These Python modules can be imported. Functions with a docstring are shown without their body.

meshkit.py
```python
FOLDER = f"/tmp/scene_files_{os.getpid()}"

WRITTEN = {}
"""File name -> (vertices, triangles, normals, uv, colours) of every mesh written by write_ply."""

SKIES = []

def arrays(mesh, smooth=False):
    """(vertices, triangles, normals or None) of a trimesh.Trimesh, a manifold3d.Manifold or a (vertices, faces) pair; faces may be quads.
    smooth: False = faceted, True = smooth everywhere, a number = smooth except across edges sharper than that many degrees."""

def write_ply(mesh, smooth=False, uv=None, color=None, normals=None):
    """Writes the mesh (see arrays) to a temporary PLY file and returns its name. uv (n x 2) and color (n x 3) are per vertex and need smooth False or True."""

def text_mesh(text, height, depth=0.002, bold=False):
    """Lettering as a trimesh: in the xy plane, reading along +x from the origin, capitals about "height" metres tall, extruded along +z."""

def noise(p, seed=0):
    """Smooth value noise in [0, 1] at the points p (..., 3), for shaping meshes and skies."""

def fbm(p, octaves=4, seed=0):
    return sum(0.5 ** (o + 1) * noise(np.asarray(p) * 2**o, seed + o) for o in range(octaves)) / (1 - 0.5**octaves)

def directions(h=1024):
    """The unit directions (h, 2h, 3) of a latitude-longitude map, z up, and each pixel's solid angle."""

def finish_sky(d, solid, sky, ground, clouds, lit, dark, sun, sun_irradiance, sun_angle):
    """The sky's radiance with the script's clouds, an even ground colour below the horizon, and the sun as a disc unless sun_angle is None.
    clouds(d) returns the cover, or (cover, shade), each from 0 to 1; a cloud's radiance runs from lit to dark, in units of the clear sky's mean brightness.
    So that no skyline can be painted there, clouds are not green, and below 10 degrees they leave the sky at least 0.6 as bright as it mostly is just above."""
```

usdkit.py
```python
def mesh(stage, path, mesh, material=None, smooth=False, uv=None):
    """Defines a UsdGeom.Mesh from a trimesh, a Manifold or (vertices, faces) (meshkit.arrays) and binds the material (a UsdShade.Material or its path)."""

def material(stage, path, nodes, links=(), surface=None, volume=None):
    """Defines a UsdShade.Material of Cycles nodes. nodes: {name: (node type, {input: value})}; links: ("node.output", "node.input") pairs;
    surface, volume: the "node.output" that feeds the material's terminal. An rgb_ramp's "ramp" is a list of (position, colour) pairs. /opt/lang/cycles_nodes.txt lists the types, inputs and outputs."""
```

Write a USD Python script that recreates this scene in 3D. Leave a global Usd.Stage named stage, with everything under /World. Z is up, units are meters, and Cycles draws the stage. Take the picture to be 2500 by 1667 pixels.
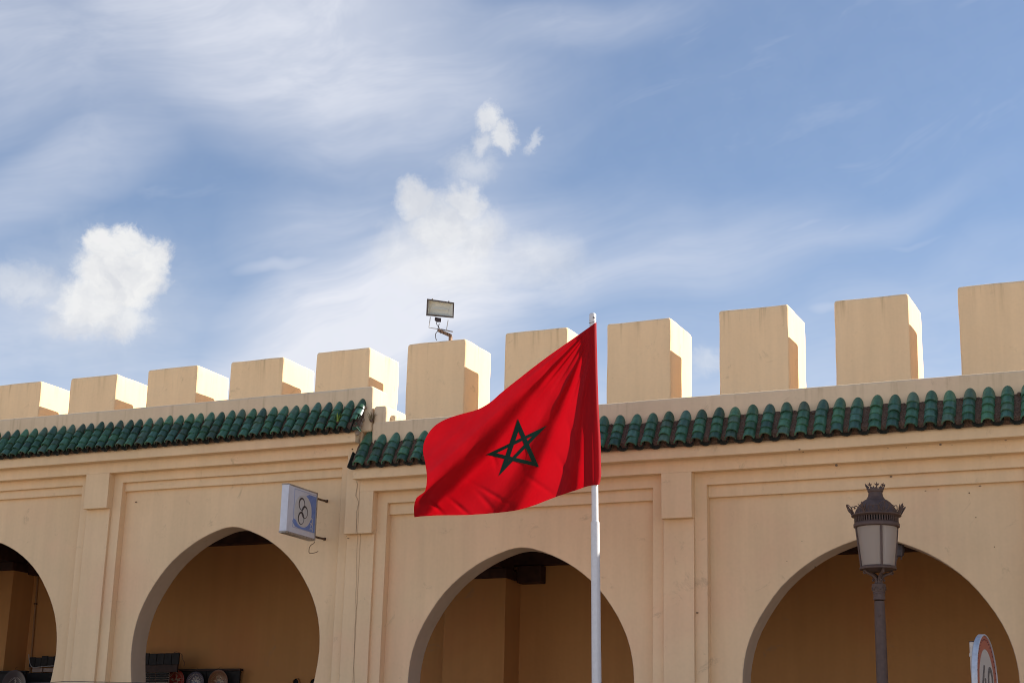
import math, random
import numpy as np
import trimesh, usdkit, meshkit
import manifold3d as m3
from manifold3d import Manifold, CrossSection
from shapely.geometry import Polygon, LineString, box as sbox
from shapely.ops import unary_union
from scipy.interpolate import PchipInterpolator, griddata
from pxr import Usd, UsdGeom, UsdLux, UsdShade, Gf, Sdf

random.seed(7)
RNG = np.random.default_rng(7)
stage = Usd.Stage.CreateInMemory()
UsdGeom.SetStageUpAxis(stage, UsdGeom.Tokens.z)
UsdGeom.SetStageMetersPerUnit(stage, 1.0)
UsdGeom.Xform.Define(stage, '/World')
UsdGeom.Scope.Define(stage, '/World/Looks')

# ------------------------------------------------------------------ camera
EYE = np.array([0.0, -18.0, 1.6])
FPX, YAW, PITCH, ROLL = 3929.6, 0.43326, 0.27516, 0.025736       # solved from the photograph's vanishing points
_F = np.array([-math.sin(YAW) * math.cos(PITCH), math.cos(YAW) * math.cos(PITCH), math.sin(PITCH)])
_R0 = np.array([math.cos(YAW), math.sin(YAW), 0]); _U0 = np.cross(_R0, _F)
_R = _R0 * math.cos(ROLL) + _U0 * math.sin(ROLL); _U = -_R0 * math.sin(ROLL) + _U0 * math.cos(ROLL)
cam = UsdGeom.Camera.Define(stage, '/World/camera')
cam.CreateFocalLengthAttr(36 * FPX / 2500); cam.CreateHorizontalApertureAttr(36.0); cam.CreateVerticalApertureAttr(36.0 * 682 / 1024)
cam.CreateClippingRangeAttr(Gf.Vec2f(0.1, 5000))
cam.AddTransformOp().Set(Gf.Matrix4d(*_R, 0, *_U, 0, *(-_F), 0, *EYE, 1))
EXPOSURE = 0.90
cam.CreateExposureAttr(EXPOSURE)


def at(px, py, y):
    """The point of the plane y = const that a pixel of the 2500 x 1667 photograph shows."""
    d = _F * FPX + _R * (px - 1250) - _U * (py - 833.5)
    return EYE + d * ((y + 18.0) / d[1])


# ------------------------------------------------------------------ sky and sun
SUN = np.array([1.0, 0.66, 0.68]); SUN /= np.linalg.norm(SUN)
SKY_STRENGTH, SUN_INTENSITY = 0.0715, 1.25
O = 2352 / 2500


def azel(px, py):
    v = at(px / O, py / O, 0) - EYE
    v /= np.linalg.norm(v)
    return math.degrees(math.atan2(v[0], v[1])), math.degrees(math.asin(v[2]))


def build_sky():
    N, Lk = {}, []
    N['tc'] = ('texture_coordinate', {})
    N['sky'] = ('sky_texture', {'sky_type': 'single_scattering', 'sun_disc': False, 'sun_elevation': math.asin(SUN[2]), 'sun_rotation': math.atan2(SUN[0], SUN[1]),
                                'air_density': 1.0, 'aerosol_density': 0.6, 'ozone_density': 1.6, 'altitude': 500.0})
    N['sep'] = ('separate_xyz', {}); Lk.append(('tc.generated', 'sep.vector'))
    N['az'] = ('math', {'math_type': 'arctan2'}); Lk += [('sep.x', 'az.value1'), ('sep.y', 'az.value2')]
    N['el'] = ('math', {'math_type': 'arcsine'}); Lk += [('sep.z', 'el.value1')]
    N['p0'] = ('combine_xyz', {}); Lk += [('az.value', 'p0.x'), ('el.value', 'p0.y')]
    N['p'] = ('vector_math', {'math_type': 'scale', 'scale': 57.29578}); Lk.append(('p0.vector', 'p.vector1'))    # degrees of azimuth and height

    def warp(name, src, scale, amount, detail=4.0, rough=0.55):
        N[name + 'n'] = ('noise_texture', {'dimensions': '3D', 'scale': scale, 'detail': detail, 'roughness': rough}); Lk.append((src, name + 'n.vector'))
        N[name + 's'] = ('vector_math', {'math_type': 'subtract', 'vector2': (0.5, 0.5, 0.5)}); Lk.append((name + 'n.color', name + 's.vector1'))
        N[name + 'm'] = ('vector_math', {'math_type': 'scale', 'scale': amount}); Lk.append((name + 's.vector', name + 'm.vector1'))
        N[name] = ('vector_math', {'math_type': 'add'}); Lk.extend([(src, name + '.vector1'), (name + 'm.vector', name + '.vector2')])
        return name + '.vector'

    w1 = warp('wa', warp('w0', 'p.vector', 0.40, 1.1, 2.0, 0.5), 1.3, 1.15, 5.5, 0.68)            # billows of the cumulus
    w2 = warp('wb', 'p.vector', 0.10, 6.0, 2.0, 0.45)             # slow drift of the cirrus

    def blob(name, src, px, py, rx, ry, rot, soft, gain):
        a0, e0 = azel(px, py)
        N[name + 'o'] = ('vector_math', {'math_type': 'subtract', 'vector2': (a0, e0, 0)}); Lk.append((src, name + 'o.vector1'))
        N[name + 'r'] = ('vector_rotate', {'rotate_type': 'z_axis', 'angle': -math.radians(rot)}); Lk.append((name + 'o.vector', name + 'r.vector'))
        k = 0.0150
        N[name + 'k'] = ('vector_math', {'math_type': 'multiply', 'vector2': (1 / (rx * k), 1 / (ry * k), 0)}); Lk.append((name + 'r.vector', name + 'k.vector1'))
        N[name + 'l'] = ('vector_math', {'math_type': 'length'}); Lk.append((name + 'k.vector', name + 'l.vector1'))
        N[name] = ('map_range', {'range_type': 'smoothstep', 'from_min': 1.0 + soft, 'from_max': 1.0 - soft, 'to_min': 0.0, 'to_max': gain, 'clamp': True}); Lk.append((name + 'l.value', name + '.value'))
        return name + '.result'

    def join(name, outs, kind):
        cur = outs[0]
        for i, o in enumerate(outs[1:]):
            n = f'{name}{i}'
            N[n] = ('math', {'math_type': kind, 'value3': 0.10}); Lk.extend([(cur, n + '.value1'), (o, n + '.value2')])
            cur = n + '.value'
        return cur

    cum = [blob(f'cu{i}', w1, *a) for i, a in enumerate([
        (235, 680, 190, 150, 0, .95, .30), (300, 548, 50, 40, 0, .40, .95), (245, 565, 55, 45, 0, .40, .95), (345, 595, 48, 48, 0, .40, .95), (275, 640, 112, 82, 0, .32, .97), (210, 700, 92, 70, 10, .5, .92),
        (270, 735, 80, 50, 0, .6, .85), (190, 755, 85, 36, 5, .7, .7), (60, 650, 105, 42, -8, .75, .55),
        (962, 470, 46, 44, 0, .55, .82), (1062, 468, 44, 44, 0, .55, .8), (1015, 520, 82, 66, 0, .65, .80), (1085, 545, 74, 62, 0, .7, .72), (1020, 600, 130, 62, -8, .95, .6), (925, 575, 70, 60, 0, .9, .5), (1240, 600, 120, 62, -10, .9, .45),
        (1118, 278, 34, 34, 0, .5, .75), (1152, 318, 36, 34, -30, .5, .8), (1102, 335, 30, 28, 0, .7, .6), (1085, 390, 58, 38, 0, .9, .45), (1225, 322, 14, 28, -25, .7, .45), (1625, 828, 40, 28, 0, .8, .4)])]
    cumulus = join('cj', cum, 'smoothmax')
    N['cuc'] = ('clamp', {'min': 0.0, 'max': 0.97}); Lk.append((cumulus, 'cuc.value')); cumulus = 'cuc.result'
    cir = [blob(f'ci{i}', w2, *a) for i, a in enumerate([
        (640, 60, 560, 220, -6, .85, .82), (120, 430, 380, 80, 38, .95, .48), (60, 60, 380, 220, 0, .95, .50),
        (900, 740, 470, 220, 22, .8, 1.15), (1400, 650, 520, 120, 14, .95, .5), (1000, 420, 330, 120, 30, .9, .35), (760, 480, 280, 110, 20, .95, .42), (1750, 560, 420, 60, 12, .9, .38), (40, 800, 420, 150, 10, .9, .5),
        (2100, 700, 500, 130, 10, .9, .28), (1150, 20, 420, 70, 5, .9, .4)])]
    cirrus = join('cq', cir, 'smoothmax')
    # fibres in the cirrus, streaks along the wind; the same veil goes on all round the sky
    N['fr'] = ('vector_rotate', {'rotate_type': 'z_axis', 'angle': math.radians(-16)}); Lk.append((w2, 'fr.vector'))
    N['fm'] = ('vector_math', {'math_type': 'multiply', 'vector2': (0.13, 0.85, 1)}); Lk.append(('fr.vector', 'fm.vector1'))
    N['fn'] = ('noise_texture', {'scale': 1.0, 'detail': 5.0, 'roughness': 0.58, 'distortion': 0.25}); Lk.append(('fm.vector', 'fn.vector'))
    N['ff'] = ('map_range', {'range_type': 'smoothstep', 'from_min': 0.30, 'from_max': 0.70, 'to_min': 0.76, 'to_max': 1.07, 'clamp': True}); Lk.append(('fn.fac', 'ff.value'))
    N['cf'] = ('math', {'math_type': 'multiply'}); Lk += [(cirrus, 'cf.value1'), ('ff.result', 'cf.value2')]
    N['veil'] = ('map_range', {'range_type': 'smoothstep', 'from_min': 0.42, 'from_max': 0.85, 'to_min': 0.0, 'to_max': 0.17, 'clamp': True}); Lk.append(('fn.fac', 'veil.value'))
    N['cv'] = ('math', {'math_type': 'maximum', 'use_clamp': True}); Lk += [('cf.value', 'cv.value1'), ('veil.result', 'cv.value2')]
    N['eld'] = ('math', {'math_type': 'multiply', 'value2': 57.29578}); Lk.append(('el.value', 'eld.value1'))
    N['lo'] = ('map_range', {'range_type': 'smoothstep', 'from_min': 23.0, 'from_max': 4.0, 'to_min': 0.0, 'to_max': 0.95, 'clamp': True}); Lk.append(('eld.value', 'lo.value'))
    N['lof'] = ('math', {'math_type': 'multiply'}); Lk += [('lo.result', 'lof.value1'), ('ff.result', 'lof.value2')]
    N['cvl'] = ('math', {'math_type': 'maximum', 'use_clamp': True}); Lk += [('cv.value', 'cvl.value1'), ('lof.value', 'cvl.value2')]
    # small wind-drawn wisps
    wi = [blob(f'wi{i}', 'w0.vector', *a) for i, a in enumerate([(1830, 525, 75, 11, 14, .9, .30), (1920, 535, 75, 10, 14, .9, .30), (1715, 500, 50, 12, 12, .9, .22), (2080, 560, 80, 10, 8, .95, .18), (660, 605, 120, 18, 14, .9, .5), (1900, 715, 60, 16, 0, .9, .4)])]
    wisp = join('wj', wi, 'maximum')
    N['cw'] = ('math', {'math_type': 'maximum', 'use_clamp': True}); Lk += [('cvl.value', 'cw.value1'), (wisp, 'cw.value2')]
    # billow shading of the cumulus by its own thickness
    N['bn'] = ('noise_texture', {'scale': 0.9, 'detail': 3.0, 'roughness': 0.55}); Lk.append((w1, 'bn.vector'))
    N['bc'] = ('rgb_ramp', {'ramp': [(0.3, (5.5, 5.6, 5.85)), (0.62, (6.75, 6.75, 6.7))]}); Lk.append(('bn.fac', 'bc.fac'))
    N['m1'] = ('mix_color', {'blend_type': 'mix', 'b': (6.0, 6.2, 6.85), 'use_clamp': False}); Lk += [('cw.value', 'm1.fac'), ('skyg.color', 'm1.a')]
    N['skyg'] = ('mix', {'mix_type': 'multiply', 'fac': 1.0, 'color2': (0.90, 0.99, 1.10)}); Lk.append(('sky.color', 'skyg.color1'))
    N['m2'] = ('mix_color', {'blend_type': 'mix', 'use_clamp': False}); Lk += [(cumulus, 'm2.fac'), ('m1.result', 'm2.a'), ('bc.color', 'm2.b')]
    N['bg'] = ('background_shader', {'strength': SKY_STRENGTH}); Lk.append(('m2.result', 'bg.color'))
    return usdkit.material(stage, '/World/Looks/sky_air', N, Lk, surface='bg.background')


dome = UsdLux.DomeLight.Define(stage, '/World/sky')
UsdShade.MaterialBindingAPI.Apply(dome.GetPrim()).Bind(build_sky())
dome.GetPrim().SetCustomDataByKey('kind', 'structure')
sun = UsdLux.DistantLight.Define(stage, '/World/sun')
sun.CreateIntensityAttr(SUN_INTENSITY); sun.CreateAngleAttr(0.53); sun.CreateNormalizeAttr(True); sun.CreateColorAttr(Gf.Vec3f(1.0, 0.94, 0.85))
_q = Gf.Rotation(Gf.Vec3d(0, 0, 1), Gf.Vec3d(*SUN)).GetQuat()
sun.AddOrientOp(UsdGeom.XformOp.PrecisionDouble).Set(_q)


# ------------------------------------------------------------------ helpers
USED = {}


def numbered(parent, name):
    k = (parent, name); n = USED.get(k, 0); USED[k] = n + 1
    return f'{parent}/{name}' if n == 0 else f'{parent}/{name}_{n:03d}'


def tag(prim, label=None, cat=None, group=None, kind=None):
    for k, v in (('label', label), ('category', cat), ('group', group), ('kind', kind)):
        if v:
            prim.SetCustomDataByKey(k, v)
    return prim


def thing(name, label, cat, loc=(0, 0, 0), group=None):
    x = UsdGeom.Xform.Define(stage, numbered('/World', name))
    x.AddTranslateOp().Set(Gf.Vec3d(*map(float, loc)))
    x.GetPrim().SetCustomDataByKey('base', Gf.Vec3d(*map(float, loc)))
    return tag(x.GetPrim(), label, cat, group)


def base_of(prim):
    """World position of a thing: its parts are handed over in world coordinates and stored relative to it."""
    while prim and prim.GetPath() != Sdf.Path('/World'):
        b = prim.GetCustomDataByKey('base')
        if b is not None:
            return np.array(b)
        prim = prim.GetParent()
    return np.zeros(3)


def obj(name, mesh, mat, parent=None, smooth=False, label=None, kind=None):
    path = numbered(str(parent.GetPath()) if parent else '/World', name)
    v, f, n = meshkit.arrays(mesh, smooth)
    v = v - base_of(parent)
    m = UsdGeom.Mesh.Define(stage, path)
    from pxr import Vt
    m.CreatePointsAttr(Vt.Vec3fArray.FromNumpy(v.astype(np.float32)))
    m.CreateFaceVertexCountsAttr(Vt.IntArray.FromNumpy(np.full(len(f), 3, np.int32)))
    m.CreateFaceVertexIndicesAttr(Vt.IntArray.FromNumpy(f.astype(np.int32).ravel()))
    m.CreateSubdivisionSchemeAttr('none')
    if n is not None:
        m.CreateNormalsAttr(Vt.Vec3fArray.FromNumpy(n.astype(np.float32))); m.SetNormalsInterpolation('vertex')
    UsdShade.MaterialBindingAPI.Apply(m.GetPrim()).Bind(mat)
    return tag(m.GetPrim(), label, kind=kind)


def M2T(m):
    a = m.to_mesh()
    return trimesh.Trimesh(np.array(a.vert_properties[:, :3]), np.array(a.tri_verts), process=False)


def cat(*ms):
    return trimesh.util.concatenate([M2T(m) if isinstance(m, Manifold) else m for m in ms])


def box(x0, x1, y0, y1, z0, z1):
    return Manifold.cube((x1 - x0, y1 - y0, z1 - z0)).translate((x0, y0, z0))


def rbox(x0, x1, y0, y1, z0, z1, r=0.01, seg=8):
    s = Manifold.sphere(r, seg)
    return Manifold.batch_hull([s.translate((x, y, z)) for x in (x0 + r, x1 - r) for y in (y0 + r, y1 - r) for z in (z0 + r, z1 - r)])


def plate_xz(loops, y0, y1):
    """Loops in (x, z), cut by the even-odd rule, as a slab between y0 and y1."""
    m = CrossSection([np.asarray(l, float) for l in loops], m3.FillRule.EvenOdd).extrude(y1 - y0)
    return m.transform(np.array([[1, 0, 0, 0], [0, 0, 1, y0], [0, 1, 0, 0]], float))


def rect(x0, x1, z0, z1):
    return [(x0, z0), (x1, z0), (x1, z1), (x0, z1)]


def wob(m, size=0.22, amp=0.007, amp2=0.003):
    """Hand-trowelled plaster: refined and pushed about by a few millimetres, the same field everywhere so that joints stay shut."""
    t = M2T(m.refine_to_length(size)) if isinstance(m, Manifold) else m
    v = np.array(t.vertices)
    d = np.stack([meshkit.noise(v * 0.9, s) for s in (1, 2, 3)], 1) * amp + np.stack([meshkit.noise(v * 4.0, s) for s in (4, 5, 6)], 1) * amp2
    return trimesh.Trimesh(v + d, t.faces, process=False)


def tube(points, r, seg=8, closed=False):
    p = np.asarray(points, float)
    rr = np.broadcast_to(np.asarray(r, float), (len(p),))
    t = np.gradient(p, axis=0) if not closed else np.roll(p, -1, 0) - np.roll(p, 1, 0)
    t /= np.linalg.norm(t, axis=1, keepdims=True) + 1e-12
    ref = np.array([0.31, 0.17, 0.93]) if abs(t[:, 2]).mean() < 0.8 else np.array([1.0, 0.1, 0.0])
    a = np.cross(t, ref); a /= np.linalg.norm(a, axis=1, keepdims=True) + 1e-12
    b = np.cross(t, a)
    th = np.linspace(0, 2 * np.pi, seg, endpoint=False)
    v = (p[:, None] + rr[:, None, None] * (a[:, None] * np.cos(th)[None, :, None] + b[:, None] * np.sin(th)[None, :, None])).reshape(-1, 3)
    f = []
    n = len(p)
    for i in range(n if closed else n - 1):
        i2 = (i + 1) % n
        for j in range(seg):
            j2 = (j + 1) % seg
            f += [(i * seg + j, i * seg + j2, i2 * seg + j2), (i * seg + j, i2 * seg + j2, i2 * seg + j)]
    if not closed:
        for i, s in ((0, 1), (n - 1, -1)):
            c = len(v); v = np.vstack([v, p[i]])
            f += [(c, i * seg + (j + 1) % seg, i * seg + j)[::s] for j in range(seg)]
    m = trimesh.Trimesh(v, f, process=False)
    if m.is_watertight and m.volume < 0:
        m.invert()
    return m


def bar(a, b, r, seg=10, r2=None):
    return tube([a, (np.asarray(a) + np.asarray(b)) / 2, b], [r, (r + (r2 or r)) / 2, r2 or r], seg)


def lathe(profile, center=(0, 0, 0), seg=32):
    p = np.asarray(profile, float)                # (r, z)
    th = np.linspace(0, 2 * np.pi, seg, endpoint=False)
    v = np.stack([p[:, None, 0] * np.cos(th), p[:, None, 0] * np.sin(th), np.repeat(p[:, 1:2], seg, 1)], -1).reshape(-1, 3) + np.asarray(center)
    f = []
    for i in range(len(p) - 1):
        for j in range(seg):
            j2 = (j + 1) % seg
            f += [(i * seg + j, i * seg + j2, (i + 1) * seg + j2), (i * seg + j, (i + 1) * seg + j2, (i + 1) * seg + j)]
    m = trimesh.Trimesh(v, f, process=True)
    m.update_faces(m.nondegenerate_faces())
    return m


def spline(pts, n=40):
    p = np.asarray(pts, float)
    s = np.r_[0, np.cumsum(np.linalg.norm(np.diff(p, axis=0), axis=1))]
    q = np.linspace(0, s[-1], n)
    return np.stack([PchipInterpolator(s, p[:, k])(q) for k in range(p.shape[1])], 1)


# ------------------------------------------------------------------ materials
def mat(name, color, rough=0.6, metallic=0.0, spec=0.4, var=0.0, scale=6.0, bump=0.0, bscale=40.0, rand=0.0, color2=None):
    N = {'g': ('geometry', {}), 'p': ('principled_bsdf', {'base_color': color, 'roughness': rough, 'metallic': metallic, 'specular_ior_level': spec})}
    Lk = []
    src = None
    if var or color2:
        c2 = color2 or tuple(min(1, c * (1 + var)) for c in color)
        c1 = color if color2 else tuple(c * (1 - var) for c in color)
        N['n'] = ('noise_texture', {'scale': scale, 'detail': 5.0, 'roughness': 0.6}); Lk.append(('g.position', 'n.vector'))
        N['r'] = ('rgb_ramp', {'ramp': [(0.32, c1), (0.68, c2)]}); Lk.append(('n.fac', 'r.fac'))
        src = 'r.color'
    if rand:
        N['oi'] = ('object_info', {})
        N['h'] = ('map_range', {'from_min': 0.0, 'from_max': 1.0, 'to_min': 1 - rand, 'to_max': 1 + rand}); Lk.append(('oi.random', 'h.value'))
        N['hs'] = ('hsv', {'color': color}); Lk.append(('h.result', 'hs.value'))
        if src:
            Lk.append((src, 'hs.color'))
        src = 'hs.color'
    if src:
        Lk.append((src, 'p.base_color'))
    if bump:
        N['bn'] = ('noise_texture', {'scale': bscale, 'detail': 4.0, 'roughness': 0.6}); Lk.append(('g.position', 'bn.vector'))
        N['b'] = ('bump', {'strength': bump, 'distance': 0.01}); Lk += [('bn.fac', 'b.height'), ('b.normal', 'p.normal')]
    return usdkit.material(stage, '/World/Looks/' + name, N, Lk, surface='p.BSDF')


def plaster(name, a, b, c, streak_top=None, grime=0.35):
    """Limewashed render: large tonal patches, pinker repairs, fine grain, and dirt that has run down from the copings at streak_top."""
    N = {'g': ('geometry', {}), 'p': ('principled_bsdf', {'roughness': 0.88, 'specular_ior_level': 0.2})}
    Lk = []
    N['n1'] = ('noise_texture', {'scale': 0.55, 'detail': 4.0, 'roughness': 0.55, 'distortion': 0.4}); Lk.append(('g.position', 'n1.vector'))
    N['r1'] = ('rgb_ramp', {'ramp': [(0.36, a), (0.64, b)]}); Lk.append(('n1.fac', 'r1.fac'))
    N['o2'] = ('vector_math', {'math_type': 'add', 'vector2': (31.7, 4.1, 9.3)}); Lk.append(('g.position', 'o2.vector1'))
    N['n2'] = ('noise_texture', {'scale': 0.9, 'detail': 3.0, 'roughness': 0.5}); Lk.append(('o2.vector', 'n2.vector'))
    N['f2'] = ('map_range', {'range_type': 'smoothstep', 'from_min': 0.5, 'from_max': 0.72, 'to_min': 0.0, 'to_max': 0.75, 'clamp': True}); Lk.append(('n2.fac', 'f2.value'))
    N['m2'] = ('mix_color', {'b': c}); Lk += [('f2.result', 'm2.fac'), ('r1.color', 'm2.a')]
    N['n3'] = ('noise_texture', {'scale': 26.0, 'detail': 3.0, 'roughness': 0.6}); Lk.append(('g.position', 'n3.vector'))
    N['f3'] = ('map_range', {'from_min': 0.3, 'from_max': 0.7, 'to_min': 0.98, 'to_max': 1.02, 'clamp': True}); Lk.append(('n3.fac', 'f3.value'))
    N['m3'] = ('vector_math', {'math_type': 'scale'}); Lk += [('m2.result', 'm3.vector1'), ('f3.result', 'm3.scale')]
    # faint rain runs
    N['rx'] = ('vector_math', {'math_type': 'multiply', 'vector2': (6.0, 6.0, 0.35)}); Lk.append(('g.position', 'rx.vector1'))
    N['n7'] = ('noise_texture', {'scale': 1.0, 'detail': 4.0, 'roughness': 0.6}); Lk.append(('rx.vector', 'n7.vector'))
    N['f7'] = ('map_range', {'from_min': 0.35, 'from_max': 0.65, 'to_min': 0.955, 'to_max': 1.02, 'clamp': True}); Lk.append(('n7.fac', 'f7.value'))
    N['m7'] = ('vector_math', {'math_type': 'scale'}); Lk += [('m3.vector', 'm7.vector1'), ('f7.result', 'm7.scale')]
    # small stains, smears and chips
    N['n6'] = ('noise_texture', {'scale': 3.2, 'detail': 6.0, 'roughness': 0.72, 'distortion': 0.7}); Lk.append(('o2.vector', 'n6.vector'))
    N['f6'] = ('map_range', {'range_type': 'smoothstep', 'from_min': 0.59, 'from_max': 0.75, 'to_min': 0.0, 'to_max': 0.42, 'clamp': True}); Lk.append(('n6.fac', 'f6.value'))
    N['m6'] = ('mix_color', {'b': (0.30, 0.22, 0.14)}); Lk += [('f6.result', 'm6.fac'), ('m7.vector', 'm6.a')]
    out = 'm6.result'
    if streak_top is not None:
        N['sx'] = ('vector_math', {'math_type': 'multiply', 'vector2': (9.0, 9.0, 0.55)}); Lk.append(('g.position', 'sx.vector1'))
        N['n4'] = ('noise_texture', {'scale': 1.0, 'detail': 4.0, 'roughness': 0.65}); Lk.append(('sx.vector', 'n4.vector'))
        N['f4'] = ('map_range', {'range_type': 'smoothstep', 'from_min': 0.52, 'from_max': 0.74, 'to_min': 0.0, 'to_max': 1.0, 'clamp': True}); Lk.append(('n4.fac', 'f4.value'))
        N['sz'] = ('separate_xyz', {}); Lk.append(('g.position', 'sz.vector'))
        N['f5'] = ('map_range', {'from_min': streak_top - 0.75, 'from_max': streak_top, 'to_min': 0.0, 'to_max': 1.0, 'clamp': True}); Lk.append(('sz.z', 'f5.value'))
        N['f55'] = ('math', {'math_type': 'power', 'value2': 2.4}); Lk.append(('f5.result', 'f55.value1'))
        N['f56'] = ('math', {'math_type': 'multiply'}); Lk += [('f4.result', 'f56.value1'), ('f55.value', 'f56.value2')]
        N['f57'] = ('math', {'math_type': 'multiply', 'value2': grime}); Lk.append(('f56.value', 'f57.value1'))
        N['m5'] = ('mix_color', {'b': (0.20, 0.14, 0.06)}); Lk += [('f57.value', 'm5.fac'), (out, 'm5.a')]
        out = 'm5.result'
    Lk.append((out, 'p.base_color'))
    N['bn'] = ('noise_texture', {'scale': 9.0, 'detail': 8.0, 'roughness': 0.62}); Lk.append(('g.position', 'bn.vector'))
    N['b'] = ('bump', {'strength': 0.15, 'distance': 0.02}); Lk.append(('bn.fac', 'b.height'))
    N['bv'] = ('bevel', {'samples': 4, 'radius': 0.012}); Lk.append(('bv.bevel', 'b.normal'))
    Lk.append(('b.normal', 'p.normal'))
    return usdkit.material(stage, '/World/Looks/' + name, N, Lk, surface='p.BSDF')


CREAM, CREAM2, PINK = (0.82, 0.59, 0.355), (0.75, 0.545, 0.325), (0.79, 0.53, 0.325)
PLASTER = plaster('cream_plaster', CREAM, CREAM2, PINK)
LIMEDECK = mat('limewashed_deck', (0.72, 0.60, 0.44), 0.9, var=0.1, scale=3.0)
ROOFLIME = mat('grey_roof_screed', (0.40, 0.37, 0.32), 0.9, var=0.1, scale=3.0)
MERLON = plaster('merlon_plaster', (0.83, 0.61, 0.365), (0.79, 0.58, 0.345), (0.82, 0.59, 0.35), streak_top=8.27, grime=0.42)
COPING = plaster('coping_plaster', (0.72, 0.56, 0.37), (0.66, 0.51, 0.33), (0.72, 0.53, 0.36), streak_top=6.30, grime=0.3)
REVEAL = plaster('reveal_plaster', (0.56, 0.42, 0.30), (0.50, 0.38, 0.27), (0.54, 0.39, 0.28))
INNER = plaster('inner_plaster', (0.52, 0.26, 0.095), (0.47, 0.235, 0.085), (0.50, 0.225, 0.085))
ROUGH = mat('rough_plaster', (0.55, 0.44, 0.30), 0.95, var=0.25, scale=14.0, bump=1.0, bscale=26.0)
GROUND = mat('stone_paving', (0.43, 0.335, 0.24), 0.9, var=0.12, scale=0.6, bump=0.3)
MORTAR = mat('brown_mortar', (0.075, 0.046, 0.034), 1.0, color2=(0.20, 0.135, 0.10), scale=55.0, bump=1.0, bscale=70.0, spec=0.1)
WOOD = mat('dark_beam_wood', (0.045, 0.018, 0.011), 0.7, var=0.35, scale=9.0, bump=0.4)
BLACKWOOD = mat('blackened_board', (0.010, 0.008, 0.007), 0.7, var=0.5, scale=12.0, bump=0.5)
BROWNBOARD = mat('brown_board', (0.035, 0.016, 0.010), 0.7, var=0.4, scale=12.0)
CRACK = mat('crack_shadow', (0.36, 0.26, 0.17), 1.0)


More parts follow.
